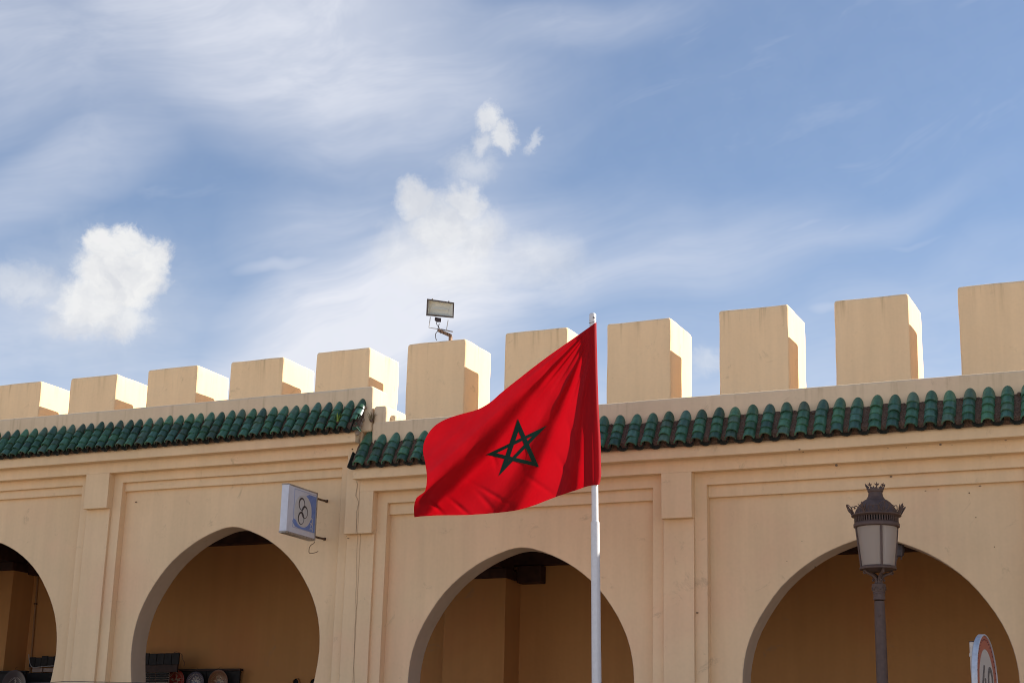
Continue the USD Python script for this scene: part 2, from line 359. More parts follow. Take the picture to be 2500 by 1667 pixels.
def tile_mat(name, a, b):
    N = {'g': ('geometry', {}), 'oi': ('object_info', {}), 'p': ('principled_bsdf', {'roughness': 0.3, 'specular_ior_level': 0.5})}
    Lk = []
    N['n'] = ('noise_texture', {'scale': 16.0, 'detail': 5.0, 'roughness': 0.65}); Lk.append(('g.position', 'n.vector'))
    N['r'] = ('rgb_ramp', {'ramp': [(0.32, a), (0.66, b)]}); Lk.append(('n.fac', 'r.fac'))
    N['h'] = ('map_range', {'to_min': 0.6, 'to_max': 1.4}); Lk.append(('oi.random', 'h.value'))
    N['hs'] = ('hsv', {}); Lk += [('h.result', 'hs.value'), ('r.color', 'hs.color')]
    N['n2'] = ('noise_texture', {'scale': 30.0, 'detail': 6.0, 'roughness': 0.75}); Lk.append(('g.position', 'n2.vector'))
    N['f2'] = ('map_range', {'range_type': 'smoothstep', 'from_min': 0.56, 'from_max': 0.70, 'to_min': 0.0, 'to_max': 0.75, 'clamp': True}); Lk.append(('n2.fac', 'f2.value'))
    N['m'] = ('mix_color', {'b': (0.085, 0.06, 0.042)}); Lk += [('f2.result', 'm.fac'), ('hs.color', 'm.a')]; Lk.append(('m.result', 'p.base_color'))
    N['rr'] = ('map_range', {'from_min': 0.3, 'from_max': 0.7, 'to_min': 0.2, 'to_max': 0.55, 'clamp': True}); Lk += [('n2.fac', 'rr.value'), ('rr.result', 'p.roughness')]
    N['b'] = ('bump', {'strength': 0.35, 'distance': 0.006}); Lk += [('n.fac', 'b.height'), ('b.normal', 'p.normal')]
    return usdkit.material(stage, '/World/Looks/' + name, N, Lk, surface='p.BSDF')


TILES = [tile_mat('green_glaze', (0.030, 0.086, 0.050), (0.054, 0.142, 0.088)), tile_mat('bluish_glaze', (0.034, 0.086, 0.060), (0.056, 0.132, 0.096)),
         tile_mat('grass_green_glaze', (0.036, 0.098, 0.050), (0.062, 0.158, 0.088)), tile_mat('dull_glaze', (0.044, 0.086, 0.054), (0.074, 0.132, 0.086))]
PANGLAZE = mat('dirty_channel_glaze', (0.014, 0.017, 0.012), 0.75, color2=(0.040, 0.036, 0.026), scale=30.0, bump=0.6, bscale=60.0, spec=0.2)

# ------------------------------------------------------------------ ground
H = 1.6                       # camera height: heights below are given above the ground
g = trimesh.Trimesh([(-900, -900, 0), (900, -900, 0), (900, 900, 0), (-900, 900, 0)], [(0, 1, 2), (0, 2, 3)])
obj('ground', g, GROUND, kind='structure')

# ------------------------------------------------------------------ rampart behind the arcade, with its merlons
YM, MD, MTOP = 3.0, 0.95, 6.66 + H
ramp = thing('rampart_wall', 'long cream rampart behind the arcade crowned by a row of block merlons', 'wall', (-8, YM, 0))
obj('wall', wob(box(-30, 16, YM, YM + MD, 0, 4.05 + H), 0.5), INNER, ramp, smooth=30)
obj('wall_top', wob(box(-30, 16, YM, YM + MD, 4.05 + H, 4.35 + H), 0.5), ROOFLIME, ramp, smooth=30)
xl = [-21.27, -19.64, -17.998, -16.385, -14.753, -13.137, -11.501, -9.854, -8.218, -6.521, -4.879, -3.216, -1.57, 0.07, 1.72]
for i, x in enumerate(xl):
    w = 1.0 + 0.02 * math.sin(i * 2.1)
    m = rbox(x, x + w, YM, YM + MD + 0.03 * math.sin(i * 1.7), 4.34 + H, MTOP + 0.012 * math.sin(i * 3), 0.034, 8)
    obj('merlon', wob(m, 0.085, 0.013, 0.008), MERLON, ramp, smooth=35,
        label='merlon with dark runs of dirt below the floodlight bracket' if i == 6 else None)

# ------------------------------------------------------------------ the arcade
ARCH = PchipInterpolator([0, .006, .04, .115, .2, .34, .53, .76, 1.0, 1.25, 1.5, 1.69, 1.85, 2.1, 2.4], [0, .085, .225, .432, .605, .82, 1.035, 1.215, 1.357, 1.452, 1.495, 1.502, 1.487, 1.445, 1.36])
DZ = np.r_[0, .006, .02, .04, .07, .115, .16, .2, .27, .34, .43, .53, .64, .76, .88, 1.0, 1.12, 1.25, 1.38, 1.5, 1.6, 1.69, 1.85, 2.0, 2.1, 2.25, 2.4]


def arch_loop(cx, apex, s=1.0, grow=0.0):
    r = [(cx + (float(ARCH(d)) * s + grow), apex - d) for d in DZ]
    r += [(cx + 1.36 * s + grow, -0.2)]
    l = [(2 * cx - x, z) for x, z in r[::-1]]
    pts = l + r
    out = [pts[0]]
    for p in pts[1:]:
        if abs(p[0] - out[-1][0]) + abs(p[1] - out[-1][1]) > 1e-6:
            out.append(p)
    return out


YF1, YF2, YP, YI, YPIL = 0.124, 0.180, 0.237, 0.55, 0.085      # frame, band, panel, inner face, pilaster


def cover_tile(length=0.25, r0=0.071, r1=0.057, t=0.015, arc=172, n=9):
    """Tapered barrel tile, hump up, axis along +y from its wide front end."""
    th = np.radians(90) + np.radians(arc) / 2 * np.linspace(-1, 1, n)
    v = []
    for y, r in ((0, r0), (length, r1)):
        for rr in (r, r - t):
            v += [(rr * math.cos(a), y, rr * math.sin(a)) for a in th]
    v = np.array(v); f = []
    A, B, C, D = 0, n, 2 * n, 3 * n
    for j in range(n - 1):
        for (p, q) in ((A, C), (D, B)):
            f += [(p + j, q + j, q + j + 1), (p + j, q + j + 1, p + j + 1)]
        f += [(A + j, A + j + 1, B + j + 1), (A + j, B + j + 1, B + j), (C + j, D + j + 1, C + j + 1), (C + j, D + j, D + j + 1)]
    for j in (0, n - 1):
        f += [(A + j, B + j, D + j), (A + j, D + j, C + j)]
    t_ = trimesh.Trimesh(v, f, process=False); t_.fix_normals(); return t_


COVER = {}
for key, s in (('wide', 1.0), ('slim', 0.88)):
    COVER[key] = cover_tile(r0=0.074 * s, r1=0.060 * s)
PAN = cover_tile(length=0.26, r0=0.067, r1=0.072, t=0.014, arc=178); PAN.vertices[:, 2] *= -1; PAN.invert()


def arcade(label, x0, x1, dz, blocks, half_left, half_right, arches, tx0, tx1, pitch, key, block_z, end_caps):
    """One arcade front. dz lifts everything that lies with its eaves; blocks = (left, right) x of each capital block."""
    Rf, R1, R2, R3 = 3.910 + H + dz, 3.763 + H + dz, 3.619 + H + dz, 3.476 + H + dz
    if dz:
        Rf, R1, R2, R3 = 4.401 + H, 4.252 + H, 4.128 + H, 4.011 + H
    top = 4.46 + H + dz
    t = thing('arcade_building', label, 'building', ((x0 + x1) / 2, 0, 0))
    holes = [arch_loop(c, a + H, s) for c, a, s in arches]
    obj('wall', wob(plate_xz([rect(x0, x1, -0.2, 4.10 + H + dz)] + holes, YP, YI), 0.3), PLASTER, t, smooth=30)
    # the grey reveal of each arch, a thin skin just inside the opening
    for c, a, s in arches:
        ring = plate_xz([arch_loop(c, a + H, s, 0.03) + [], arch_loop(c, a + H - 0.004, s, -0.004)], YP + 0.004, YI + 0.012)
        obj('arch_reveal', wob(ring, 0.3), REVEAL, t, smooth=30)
    # frieze and capital blocks in one plane
    obj('frieze', wob(box(x0, x1, 0, YF1, R1, Rf + 0.19)), PLASTER, t, smooth=30)
    for (a, b), bz in zip(blocks, block_z):
        obj('capital_block', wob(box(a, b, 0.0, YF1, bz + H, R1)), PLASTER, t, smooth=30)
        obj('pilaster', wob(box(a - 0.003, b - 0.003, YPIL, YF1, -0.1, bz + H), 0.3), PLASTER, t, smooth=30)
    # stepped frame of every bay
    edges = [b for _, b in blocks]; starts = [a for a, _ in blocks]
    bays = []
    xs = sorted(blocks)
    cuts = [x0] + [v for ab in xs for v in ab] + [x1]
    for i in range(0, len(cuts), 2):
        if cuts[i + 1] - cuts[i] > 0.6:
            bays.append((cuts[i], cuts[i + 1]))
    loops = [rect(x0, x1, -0.1, R1 + 0.05)]
    for a, b in bays:
        la = a + (0.15 if a > x0 + 0.01 else 0.0005); lb = b - (0.15 if b < x1 - 0.01 else 0.0005)
        loops.append(rect(la, lb, -0.2, R2))
        obj('frame_band', wob(box(la, lb, YF2, YP, R3, R2)), PLASTER, t, smooth=30)
    body = CrossSection([np.array(loops[0])], m3.FillRule.EvenOdd)
    for l in loops[1:]:
        body = body - CrossSection([np.array(l)], m3.FillRule.EvenOdd)
    fr = body.extrude(YP - YF1).transform(np.array([[1, 0, 0, 0], [0, 0, 1, YF1], [0, 1, 0, 0]], float))
    obj('bay_frame', wob(fr, 0.3), PLASTER, t, smooth=30)
    # cornice, tile bed, parapet, roof
    ca, cb = end_caps
    prof = [(-0.133, Rf), (-0.024, Rf), (-0.024, Rf + 0.295), (-0.133, Rf + 0.12)]
    c = CrossSection([np.array(prof)]).extrude(cb - ca).transform(np.array([[0, 0, 1, ca], [1, 0, 0, 0], [0, 1, 0, 0]], float))
    obj('cornice', wob(c), PLASTER, t, smooth=30)
    par = rbox(x0 if dz else -10.330, -10.335 if dz else x1, -0.020, 0.40, 4.06 + H + dz, 4.678 + H + (0.494 if dz else 0), 0.035)
    obj('parapet', wob(par, 0.2, 0.010, 0.004), COPING, t, smooth=35)
    obj('roof_deck', box(x0, x1, 0.425, YM - 0.02, 4.25 + H + dz, 4.33 + H + dz), LIMEDECK, t)
    # sloping bed of mortar under the tiles; the tiles and channels are its pieces
    ang = math.radians(60); ca_, sa_ = math.cos(ang), math.sin(ang)
    zb, ye = 4.030 + H + dz, -0.15
    nx = int((tx1 - tx0) / 0.025); ny = 22
    X, S = np.meshgrid(np.linspace(tx0 - 0.02, tx1 + (-0.04 if dz else 0.02), nx), np.linspace(0.035, 0.40, ny))
    ph = (X - tx0) / pitch
    base = 0.030 + (0.012 if dz else 0.022)
    q = np.stack([X, S, X * 0], -1).reshape(-1, 3)
    Wn = base + 0.016 * meshkit.noise(q * 9, 11).reshape(X.shape) + 0.012 * meshkit.noise(q * 28, 12).reshape(X.shape) + 0.006 * meshkit.noise(q * 60, 13).reshape(X.shape)
    Wn[:2] -= 0.03
    P = np.stack([X, ye + S * ca_ - Wn * sa_, zb + S * sa_ + Wn * ca_], -1).reshape(-1, 3)
    low = np.stack([X, ye + S * ca_ + 0.02 * sa_, zb + S * sa_ - 0.02 * ca_], -1).reshape(-1, 3)
    idx = np.arange(nx * ny).reshape(ny, nx)
    F = np.concatenate([np.stack([idx[:-1, :-1], idx[:-1, 1:], idx[1:, 1:]], -1).reshape(-1, 3), np.stack([idx[:-1, :-1], idx[1:, 1:], idx[1:, :-1]], -1).reshape(-1, 3)])
    n0 = nx * ny
    F2 = F[:, ::-1] + n0
    side = []
    rim = np.concatenate([idx[0], idx[1:, -1], idx[-1, ::-1][1:], idx[::-1, 0][1:]])
    for a, b in zip(rim[:-1], rim[1:]):
        side += [(a, a + n0, b + n0), (a, b + n0, b)]
    bed = trimesh.Trimesh(np.vstack([P, low]), np.vstack([F, F2, np.array(side)]), process=False)
    bedp = obj('mortar_bed', bed, MORTAR, t, smooth=40)
    ncol = int(round((tx1 - tx0) / pitch))
    R = random.Random(len(label))
    Bs = np.array([[1, 0, 0], [0, ca_, -sa_], [0, sa_, ca_]])
    rise = 0.052
    for i in range(ncol):
        xc = tx0 + (i + 0.5) * pitch
        jx = R.uniform(-0.006, 0.006)
        for k in range(4):
            if end_caps[1] < 0 and dz and i == ncol - 1 and k == 0:
                continue                                   # the corner tile has broken off
            m = COVER[key].copy()
            s0 = 0.0 + k * 0.109 + R.uniform(-0.013, 0.013)
            tilt = math.radians(R.uniform(-3.6, 3.6)); up = R.uniform(-0.006, 0.006)
            v = m.vertices.copy()
            v[:, 2] += 0.032 * (1 - v[:, 1] / 0.25)       # the front end rides on the tile below
            v = v @ np.array([[math.cos(tilt), math.sin(tilt), 0], [-math.sin(tilt), math.cos(tilt), 0], [0, 0, 1]])
            v = (v + np.array([0, s0, rise + up])) @ Bs.T
            m.vertices = v + np.array([xc + jx + R.uniform(-0.005, 0.005), ye, zb])
            if dz and i == ncol - 1 and k == 1:
                keep = (m.triangles_center[:, 0] < xc + 0.035) | (m.triangles_center[:, 1] > -0.10)
                m.update_faces(keep)
            obj('roof_tile', m, R.choices(TILES, [5, 2.4, 2.6, 1.6])[0], bedp, smooth=50)
        for xx in ([xc + pitch / 2] if i < ncol - 1 or not (dz and end_caps[1] < 0) else []) + ([tx0 + 0.01] if i == 0 else []):
            m = PAN.copy()
            wscale = pitch / 0.207
            v = m.vertices * np.array([1.02 * wscale, 1, 0.95])
            v = (v + np.array([0, -0.012 + R.uniform(-0.008, 0.008), 0.080])) @ Bs.T
            m.vertices = v + np.array([xx + jx, ye, zb])
            obj('channel_tile', m, PANGLAZE, bedp, smooth=50)
    # dried crumbs where the top tiles meet the parapet
    cr = []
    for i in range(int((tx1 - tx0) * 26)):
        x = R.uniform(tx0, tx1)
        s = R.uniform(0.35, 0.42)
        o = trimesh.creation.icosphere(1, R.uniform(0.008, 0.024)); o.vertices *= np.array([R.uniform(.6, 1.6), R.uniform(.6, 1.2), R.uniform(.6, 1.5)])
        o.vertices += np.array([x, R.uniform(-0.045, -0.018), zb + s * sa_ + R.uniform(-0.05, 0.03)])
        cr.append(o)
    obj('mortar_crumbs', cat(*cr), MORTAR, bedp, kind='stuff')
    # inside: ceiling and the beams that show through the arches
    zc = (3.86 if dz else 3.36) + H
    ceil = obj('ceiling', box(x0, x1, YI - 0.01, YM - 0.005, zc, zc + 0.08), WOOD, t)
    obj('wall_plate', rbox(x0, x1, YM - 0.16, YM - 0.004, zc - 0.2, zc - 0.004, 0.012), WOOD, t)
    return t, zc


BL = [(-14.957 - 8.586, -14.549 - 8.586), (-14.957 - 4.293, -14.549 - 4.293), (-14.957, -14.549), (-10.672, -10.4695)]
left, zcl = arcade('left arcade block with the higher green tiled eave', -24.0, -10.4695, 0.495, BL, False, True,
                   [(-21.17, 3.437, 1.0), (-16.88, 3.437, 1.0), (-12.587, 3.437, 1.0)], -19.45, -10.402, 0.1707, 'slim', [3.757, 3.757, 3.757, 3.2175], (-24.0, -10.495))
BR = [(-10.4655, -10.263), (-6.319, -5.940), (-1.99, -1.61), (2.33, 2.71), (6.65, 7.03)]
right, zcr = arcade('right arcade block with the lower green tiled eave behind the flag', -10.4655, 9.0, 0.0, BR, True, False,
                    [(-8.255, 2.985, 1.008), (-3.885, 2.93, 1.022), (0.45, 2.95, 1.01), (4.77, 2.95, 1.01)], -10.472, 0.76, 0.208, 'wide', [3.2175] * 5, (-10.508, 9.0))
# the broken step between the two parapets
obj('parapet_step', wob(rbox(-10.325, -10.130, -0.015, 0.55, 4.5 + H, 4.89 + H, 0.03), 0.08, 0.012, 0.012), COPING, right, smooth=35)
obj('step_rubble', wob(rbox(-10.28, -10.07, 0.10, 0.60, 4.5 + H, 4.77 + H, 0.03), 0.04, 0.02, 0.03), ROUGH, right, smooth=35)
lump = []
for i in range(80):
    t_ = i / 79
    o = trimesh.creation.icosphere(2, 0.010 + 0.014 * abs(math.sin(i * 5.3)))
    o.vertices += 0.016 * meshkit.noise(o.vertices * 34 + i * 3.1, 31)[:, None] * (o.vertices / 0.035)
    o.vertices += np.array([-10.470 + 0.012 * math.sin(i * 3.7), -0.13 + 0.15 * t_, 4.53 + H + 0.26 * t_ + 0.02 * math.sin(i * 2.3)])
    lump.append(o)
obj('corner_mortar', cat(*lump), mat('crumbled_mortar', (0.20, 0.145, 0.10), 0.95, color2=(0.46, 0.36, 0.26), scale=30.0, bump=1.0, bscale=60.0), left, smooth=50)
sh = []
for px, py, s in ((866, 1033, .05), (872, 1040, .045), (860, 1046, .04)):
    o = COVER['slim'].copy(); o.apply_scale(0.30 + s); o.apply_transform(trimesh.transformations.random_rotation_matrix(np.random.RandomState(int(px)).rand(3)))
    o.vertices += at(px, py, -0.2); sh.append(o)
obj('broken_tile', cat(*sh), TILES[2], left, label='broken shards of the corner tile')

# cracks down the joint of the two blocks
def strip(pts, y, w):
    p = np.array([at(a, b, y) for a, b in pts]); v, f = [], []
    for i, q in enumerate(p):
        d = w * (0.5 + 0.5 * abs(math.sin(i * 2.7)))
        v += [q + (-d, 0, 0), q + (d, 0, 0), q + (d, .004, 0), q + (-d, .004, 0)]
    for i in range(len(p) - 1):
        a, b = 4 * i, 4 * i + 4
        f += [(a, b, b + 1), (a, b + 1, a + 1), (a + 1, b + 1, b + 2), (a + 1, b + 2, a + 2), (a, a + 3, b + 3), (a, b + 3, b)]
    return trimesh.Trimesh(v, f, process=False)


k = .15303
up = [(820 + x * k, 1080 + y * k) for x, y in [(328, 612), (340, 660), (336, 720), (322, 790), (316, 850), (345, 900), (362, 960), (345, 1030), (331, 1100), (333, 1200), (322, 1290), (326, 1330), (320, 1430)]]
dn = [(600 + x * .29787, 1200 + y * .29787) for x, y in [(918, 355), (912, 430), (905, 560), (908, 700), (900, 850), (903, 950), (893, 1120), (890, 1250), (885, 1420), (888, 1566)]]
obj('crack', strip(up, -0.0045, 0.0030), CRACK, right)
obj('crack', strip(dn, YPIL - 0.0045, 0.0012), CRACK, right)

# specks: wasp nests, chips and bits of dirt caught under the ledges
sp = []
z4, z8 = .29787, .3507
marks = [(1800 + a * z4, 650 + b_ * z4, -.133, r) for a, b_, r in [(510, 1500, .016), (540, 1520, .010), (830, 1505, .009), (1235, 1490, .012), (1385, 1485, .010), (1665, 1460, .018), (1760, 1462, .009), (2200, 1425, .016)]]
marks += [(1800 + a * z8, 1117 + b_ * z8, y, r) for a, b_, y, r in [(690, 52, .0, .024), (1070, 131, .124, .018), (1400, 221, .18, .016), (1690, 196, .18, .016), (1615, 245, .237, .012), (1310, 230, .237, .010), (450, 580, .237, .010), (1660, 415, .237, .009), (1790, 620, .237, .009), (345, 720, .237, .008)]]
marks += [(1200 + 1685 * z4, 1200 + 990 * z4, .12, .028), (332, 1225, .237, .016), (860, 1096, .0, .018), (850, 1313, .06, .018), (846, 1308, .06, .010), (1990, 1383, .237, .010)]
for i, (px, py, y, r) in enumerate(marks):
    o = trimesh.creation.icosphere(1, r * .62); o.vertices *= (1.3 + .5 * math.sin(i * 3.1), .35, .75 + .35 * math.sin(i * 1.7))
    o.vertices += at(px, py, y - .001); sp.append(o)
obj('dirt_specks', cat(*sp), mat('speck_brown', (.17, .11, .07), 1.0), right, kind='stuff')

# piers and transverse beams inside
for xr, par, zt, zc in ((-18.32, left, 3.336, zcl), (-9.487, right, 2.935, zcr)):
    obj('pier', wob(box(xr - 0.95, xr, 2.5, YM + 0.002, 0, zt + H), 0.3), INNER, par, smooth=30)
    obj('beam', rbox(xr - 1.05, xr + 0.03, 2.44, YM - 0.17, zt + H + 0.004, zt + H + 0.14, 0.012), WOOD, par)
    obj('beam', rbox(xr - 0.98, xr - 0.02, 0.56, YM - 0.17, zt + H + 0.144, zc - 0.004, 0.012), WOOD, par)
    obj('beam', rbox(xr + 0.034, xr + 0.40, 2.80, YM - 0.004, zt - 0.03 + H, zc - 0.21, 0.012), WOOD, par)

# ------------------------------------------------------------------ flagpole
WHITE = mat('white_paint', (0.64, 0.63, 0.63), 0.35, var=0.05, scale=20.0, bump=0.1)
STEEL = mat('dull_steel', (0.30, 0.29, 0.28), 0.5, metallic=0.6, var=0.2, scale=30.0)
YPOLE = -2.1
ptop, pj, pbot = at(1447, 768, YPOLE), at(1453, 1278, YPOLE), at(1456.5, 1667, YPOLE)
dirn = (pbot - pj) / np.linalg.norm(pbot - pj)
pfoot = pbot + dirn * (pbot[2] / -dirn[2])
pole = thing('flagpole', 'white stepped metal flagpole carrying the red flag before the arcade', 'flagpole', (pfoot[0], pfoot[1], 0))
obj('lower_pole', tube([pfoot, pbot, pj + (0, 0, .012), pj + (0, 0, .03)], [0.060, 0.0505, 0.0465, 0.038], 24), WHITE, pole, smooth=40)
obj('upper_pole', tube([pj, (pj + ptop) / 2, ptop], [0.0365, 0.0365, 0.0355], 24), WHITE, pole, smooth=40)
obj('cap', lathe([(0, 0.012), (0.032, 0.010), (0.0385, 0), (0.0385, -0.075), (0.0358, -0.078)], ptop, 24), WHITE, pole, smooth=40)
obj('clip', cat(tube([ptop + (0.0385 * math.cos(a), 0.0385 * math.sin(a), -0.085 - 0.02 * math.cos(a + 2)) for a in np.linspace(0, 2 * np.pi, 24, endpoint=False)], 0.004, 6, closed=True),
                trimesh.creation.icosphere(2, 0.012).apply_translation(ptop + (0.030, -0.034, -0.045))), STEEL, pole, smooth=40)
obj('base_plate', M2T(rbox(pfoot[0] - .16, pfoot[0] + .16, pfoot[1] - .16, pfoot[1] + .16, 0, .03, .008)), STEEL, pole)

# ------------------------------------------------------------------ flag
FZ = 480 / 1476


def fpx(q):
    q = np.asarray(q, float)
    return np.stack([1000 + q[..., 0] * FZ, 770 + q[..., 1] * FZ], -1)


def curve(pts, n):
    return spline(pts, n)


NU, NV = 170, 130
Tc = curve([(1403, 50), (1240, 165), (1000, 335), (800, 490), (690, 578), (600, 655), (510, 705), (380, 742), (280, 775), (205, 815), (150, 870)], NU)
Bc = curve([(1425, 1268), (1360, 1276), (1250, 1310), (1100, 1360), (900, 1435), (780, 1465), (600, 1485), (400, 1497), (200, 1500), (35, 1512)], NU)
Lc = curve([(1403, 50), (1408, 300), (1418, 650), (1435, 1000), (1438, 1190), (1425, 1268)], NV)
Rc = curve([(150, 870), (100, 1010), (118, 1110), (130, 1220), (118, 1310), (48, 1375), (33, 1440), (35, 1512)], NV)
U, V = np.meshgrid(np.linspace(0, 1, NU), np.linspace(0, 1, NV))
Q = ((1 - V)[..., None] * Tc[None] + V[..., None] * Bc[None] + (1 - U)[..., None] * Lc[:, None] + U[..., None] * Rc[:, None]
     - ((1 - U) * (1 - V))[..., None] * Tc[0] - (U * (1 - V))[..., None] * Tc[-1] - ((1 - U) * V)[..., None] * Bc[0] - (U * V)[..., None] * Bc[-1])
dx, dy = 1403 - Q[..., 0], Q[..., 1] - 50
rr = np.hypot(dx, dy) + 1e-6
phi = np.degrees(np.arctan2(dx, dy))


def bump_at(p, c, w):
    return np.exp(-((p - c) / w) ** 2)


def sst(x, a, b):
    t = np.clip((x - a) / (b - a), 0, 1); return t * t * (3 - 2 * t)


hh = np.zeros_like(U)
far = np.clip(rr / 1000, 0, 1.6)
# gathers that start at the upper corner
for c_, w_, a_ in ((50.5, 1.5, .030), (45, 1.4, .026), (39.5, 1.6, .030), (33, 1.6, .032), (26, 1.7, .028), (18, 1.8, .034), (11, 1.6, .024), (5, 1.6, .016)):
    hh += a_ * bump_at(phi, c_, w_) * sst(rr, 0, 260) * (1 - sst(rr, 420, 950))
# long folds of the whole cloth
hh += 0.115 * far * bump_at(phi, 47, 4.5)
hh += -0.065 * far * bump_at(phi, 39, 4.5)
hh += 0.065 * far * bump_at(phi, 30, 4.0) * (1 - 0.3 * sst(rr, 1000, 1500))
hh += -0.095 * far * bump_at(phi, 21, 4.2)
hh += 0.075 * far * bump_at(phi, 12, 3.5)
hh += -0.05 * far * bump_at(phi, 6, 2.5)
# the roll that runs down to the lower fly corner
fx, fy = Q[..., 0], Q[..., 1]
line = (fx - 170) * 0.66 + (fy - 1290) * 0.75           # distance from the diagonal ridge
hh += 0.09 * np.exp(-(line / 85) ** 2) * sst(fx, 1000, 250)
hh -= 0.11 * np.exp(-((line - 130) / 90) ** 2) * sst(fx, 900, 200)
hh += 0.05 * np.sin((fx * 0.75 + fy * 0.25) / 95 + 1.0) * sst(V, .55, 1.0) * sst(U, .1, .35)
hh += 0.022 * np.exp(-((line + 190) / 30) ** 2) * sst(fx, 1150, 500)
hh += 0.018 * np.exp(-((line + 95) / 22) ** 2) * sst(fx, 1000, 400)
for bx, by, ang, ln, wd, am in ((560, 1380, 48, 90, 18, .015), (380, 1440, 40, 80, 14, .026), (200, 1440, 42, 70, 14, .022), (640, 1090, 80, 60, 18, .020), (600, 1330, 30, 120, 14, .014), (1180, 1180, 62, 130, 18, .020), (1000, 1290, 35, 110, 16, .016), (1230, 950, 75, 150, 20, .018)):
    ca0, sa0 = math.cos(math.radians(ang)), math.sin(math.radians(ang))
    lo_, pe_ = (fx - bx) * ca0 + (fy - by) * sa0, -(fx - bx) * sa0 + (fy - by) * ca0
    hh += am * np.exp(-(lo_ / ln) ** 2 - (pe_ / wd) ** 2)
q3 = np.stack([fx / 170, fy / 170, fx * 0], -1).reshape(-1, 3)
hh += 0.024 * meshkit.noise(q3, 21).reshape(U.shape) * sst(U, 0.03, .2)
q4 = np.stack([(fx * .8 + fy * .6) / 42, (fy * .8 - fx * .6) / 160, fx * 0], -1).reshape(-1, 3)
hh += 0.012 * meshkit.noise(q4, 22).reshape(U.shape) * sst(V, .35, .9) * sst(U, 0.05, .2)
q5 = np.stack([(fx * .75 + fy * .66) / 26, (fy * .75 - fx * .66) / 85, fx * 0], -1).reshape(-1, 3)
hh += 0.0042 * meshkit.noise(q5, 23).reshape(U.shape) * sst(U, 0.04, .15)
FY = YPOLE - 0.052 + 0.22 * U - hh * sst(U, 0.0, 0.10)
near_pole = 1 - sst(U, 0.05, 0.16)
FY = np.minimum(FY, (YPOLE - 0.046) * near_pole + (1 - near_pole) * FY)
FY += 0.052 * np.exp(-U / 0.010)                        # the sleeve turns round the pole
PX = fpx(Q)
FP = np.array([[at(PX[j, i, 0], PX[j, i, 1], FY[j, i]) for i in range(NU)] for j in range(NV)])


def sheet(P):
    ny, nx = P.shape[:2]; idx = np.arange(nx * ny).reshape(ny, nx)
    F = np.concatenate([np.stack([idx[:-1, :-1], idx[:-1, 1:], idx[1:, 1:]], -1).reshape(-1, 3), np.stack([idx[:-1, :-1], idx[1:, 1:], idx[1:, :-1]], -1).reshape(-1, 3)])
    return trimesh.Trimesh(P.reshape(-1, 3), F, process=False)


def cloth(name, color, through, k):
    N = {'g': ('geometry', {}), 'd': ('principled_bsdf', {'base_color': color, 'roughness': 0.75, 'specular_ior_level': 0.25, 'sheen_weight': 0.05}), 't': ('translucent_bsdf', {'color': through}), 'm': ('mix_closure', {'fac': k})}
    Lk = [('d.BSDF', 'm.closure1'), ('t.BSDF', 'm.closure2')]
    N['w'] = ('noise_texture', {'scale': 60.0, 'detail': 3.0}); Lk.append(('g.position', 'w.vector'))
    N['b'] = ('bump', {'strength': 0.12, 'distance': 0.004}); Lk += [('w.fac', 'b.height'), ('b.normal', 'd.normal')]
    return usdkit.material(stage, '/World/Looks/' + name, N, Lk, surface='m.closure')


FLAGRED = cloth('red_bunting', (0.40, 0.003, 0.009), (0.47, 0.0015, 0.007), 0.45)
STARGREEN = cloth('green_bunting', (0.008, 0.065, 0.045), (0.006, 0.05, 0.034), 0.30)
flag = thing('flag', 'red flag with a green five-pointed star outline blowing from the white flagpole', 'flag', tuple(at(1447, 950, YPOLE)))
fm = obj('cloth', sheet(FP), FLAGRED, flag, smooth=True)
# star: five bands between the tips, laid on the cloth on both faces
tips = np.array([(813, 775), (1032, 825), (972, 1138), (668, 1205), (575, 1043)], float)
cen = tips.mean(0)
bands = []
for i in range(5):
    a, b = tips[i], tips[(i + 2) % 5]
    d = (b - a) / np.linalg.norm(b - a); n = np.array([-d[1], d[0]])
    if np.dot(cen - a, n) < 0:
        n = -n
    wd_ = (34, 24, 28, 34, 24)[i]
    bands.append(Polygon([a, b, b + n * wd_, a + n * wd_]))
halves = []
for i in range(5):
    a, b = tips[i], tips[(i + 2) % 5]
    d = (b - a) / np.linalg.norm(b - a); n = np.array([-d[1], d[0]]); n = n if np.dot(cen - a, n) > 0 else -n
    halves.append(Polygon([a - d * 2000, a + d * 2000, a + d * 2000 + n * 3000, a - d * 2000 + n * 3000]))
outline = []
for j in range(5):
    p_ = sbox(-3000, -3000, 4000, 4000)
    for i in range(5):
        if i != j:
            p_ = p_.intersection(halves[i])
    outline.append(p_)
star = unary_union(bands).intersection(unary_union(outline))
cells, vs, fs = [], [], []
ply_pts = Q.reshape(-1, 2); ply_y = FY.reshape(-1)
for cx in np.arange(560, 1050, 22):
    for cy in np.arange(760, 1220, 22):
        c_ = star.intersection(sbox(cx, cy, cx + 22, cy + 22))
        for gq in getattr(c_, 'geoms', [c_]):
            if gq.geom_type == 'Polygon' and gq.area > 1:
                v2, f2 = trimesh.creation.triangulate_polygon(gq, engine='earcut')
                fs.append(np.asarray(f2) + sum(len(v) for v in vs)); vs.append(v2)
v2 = np.vstack(vs); f2 = np.vstack(fs)
yy = griddata(ply_pts, ply_y, v2, method='linear')
p2 = fpx(v2)


def star_sheet(off):
    P = np.array([at(a, b, c + off) for (a, b), c in zip(p2, yy)])
    m = trimesh.Trimesh(P, f2, process=True); m.merge_vertices(digits_vertex=5)
    m.fix_normals(); return m


obj('star', cat(star_sheet(-0.006), star_sheet(0.006)), STARGREEN, flag, smooth=True)

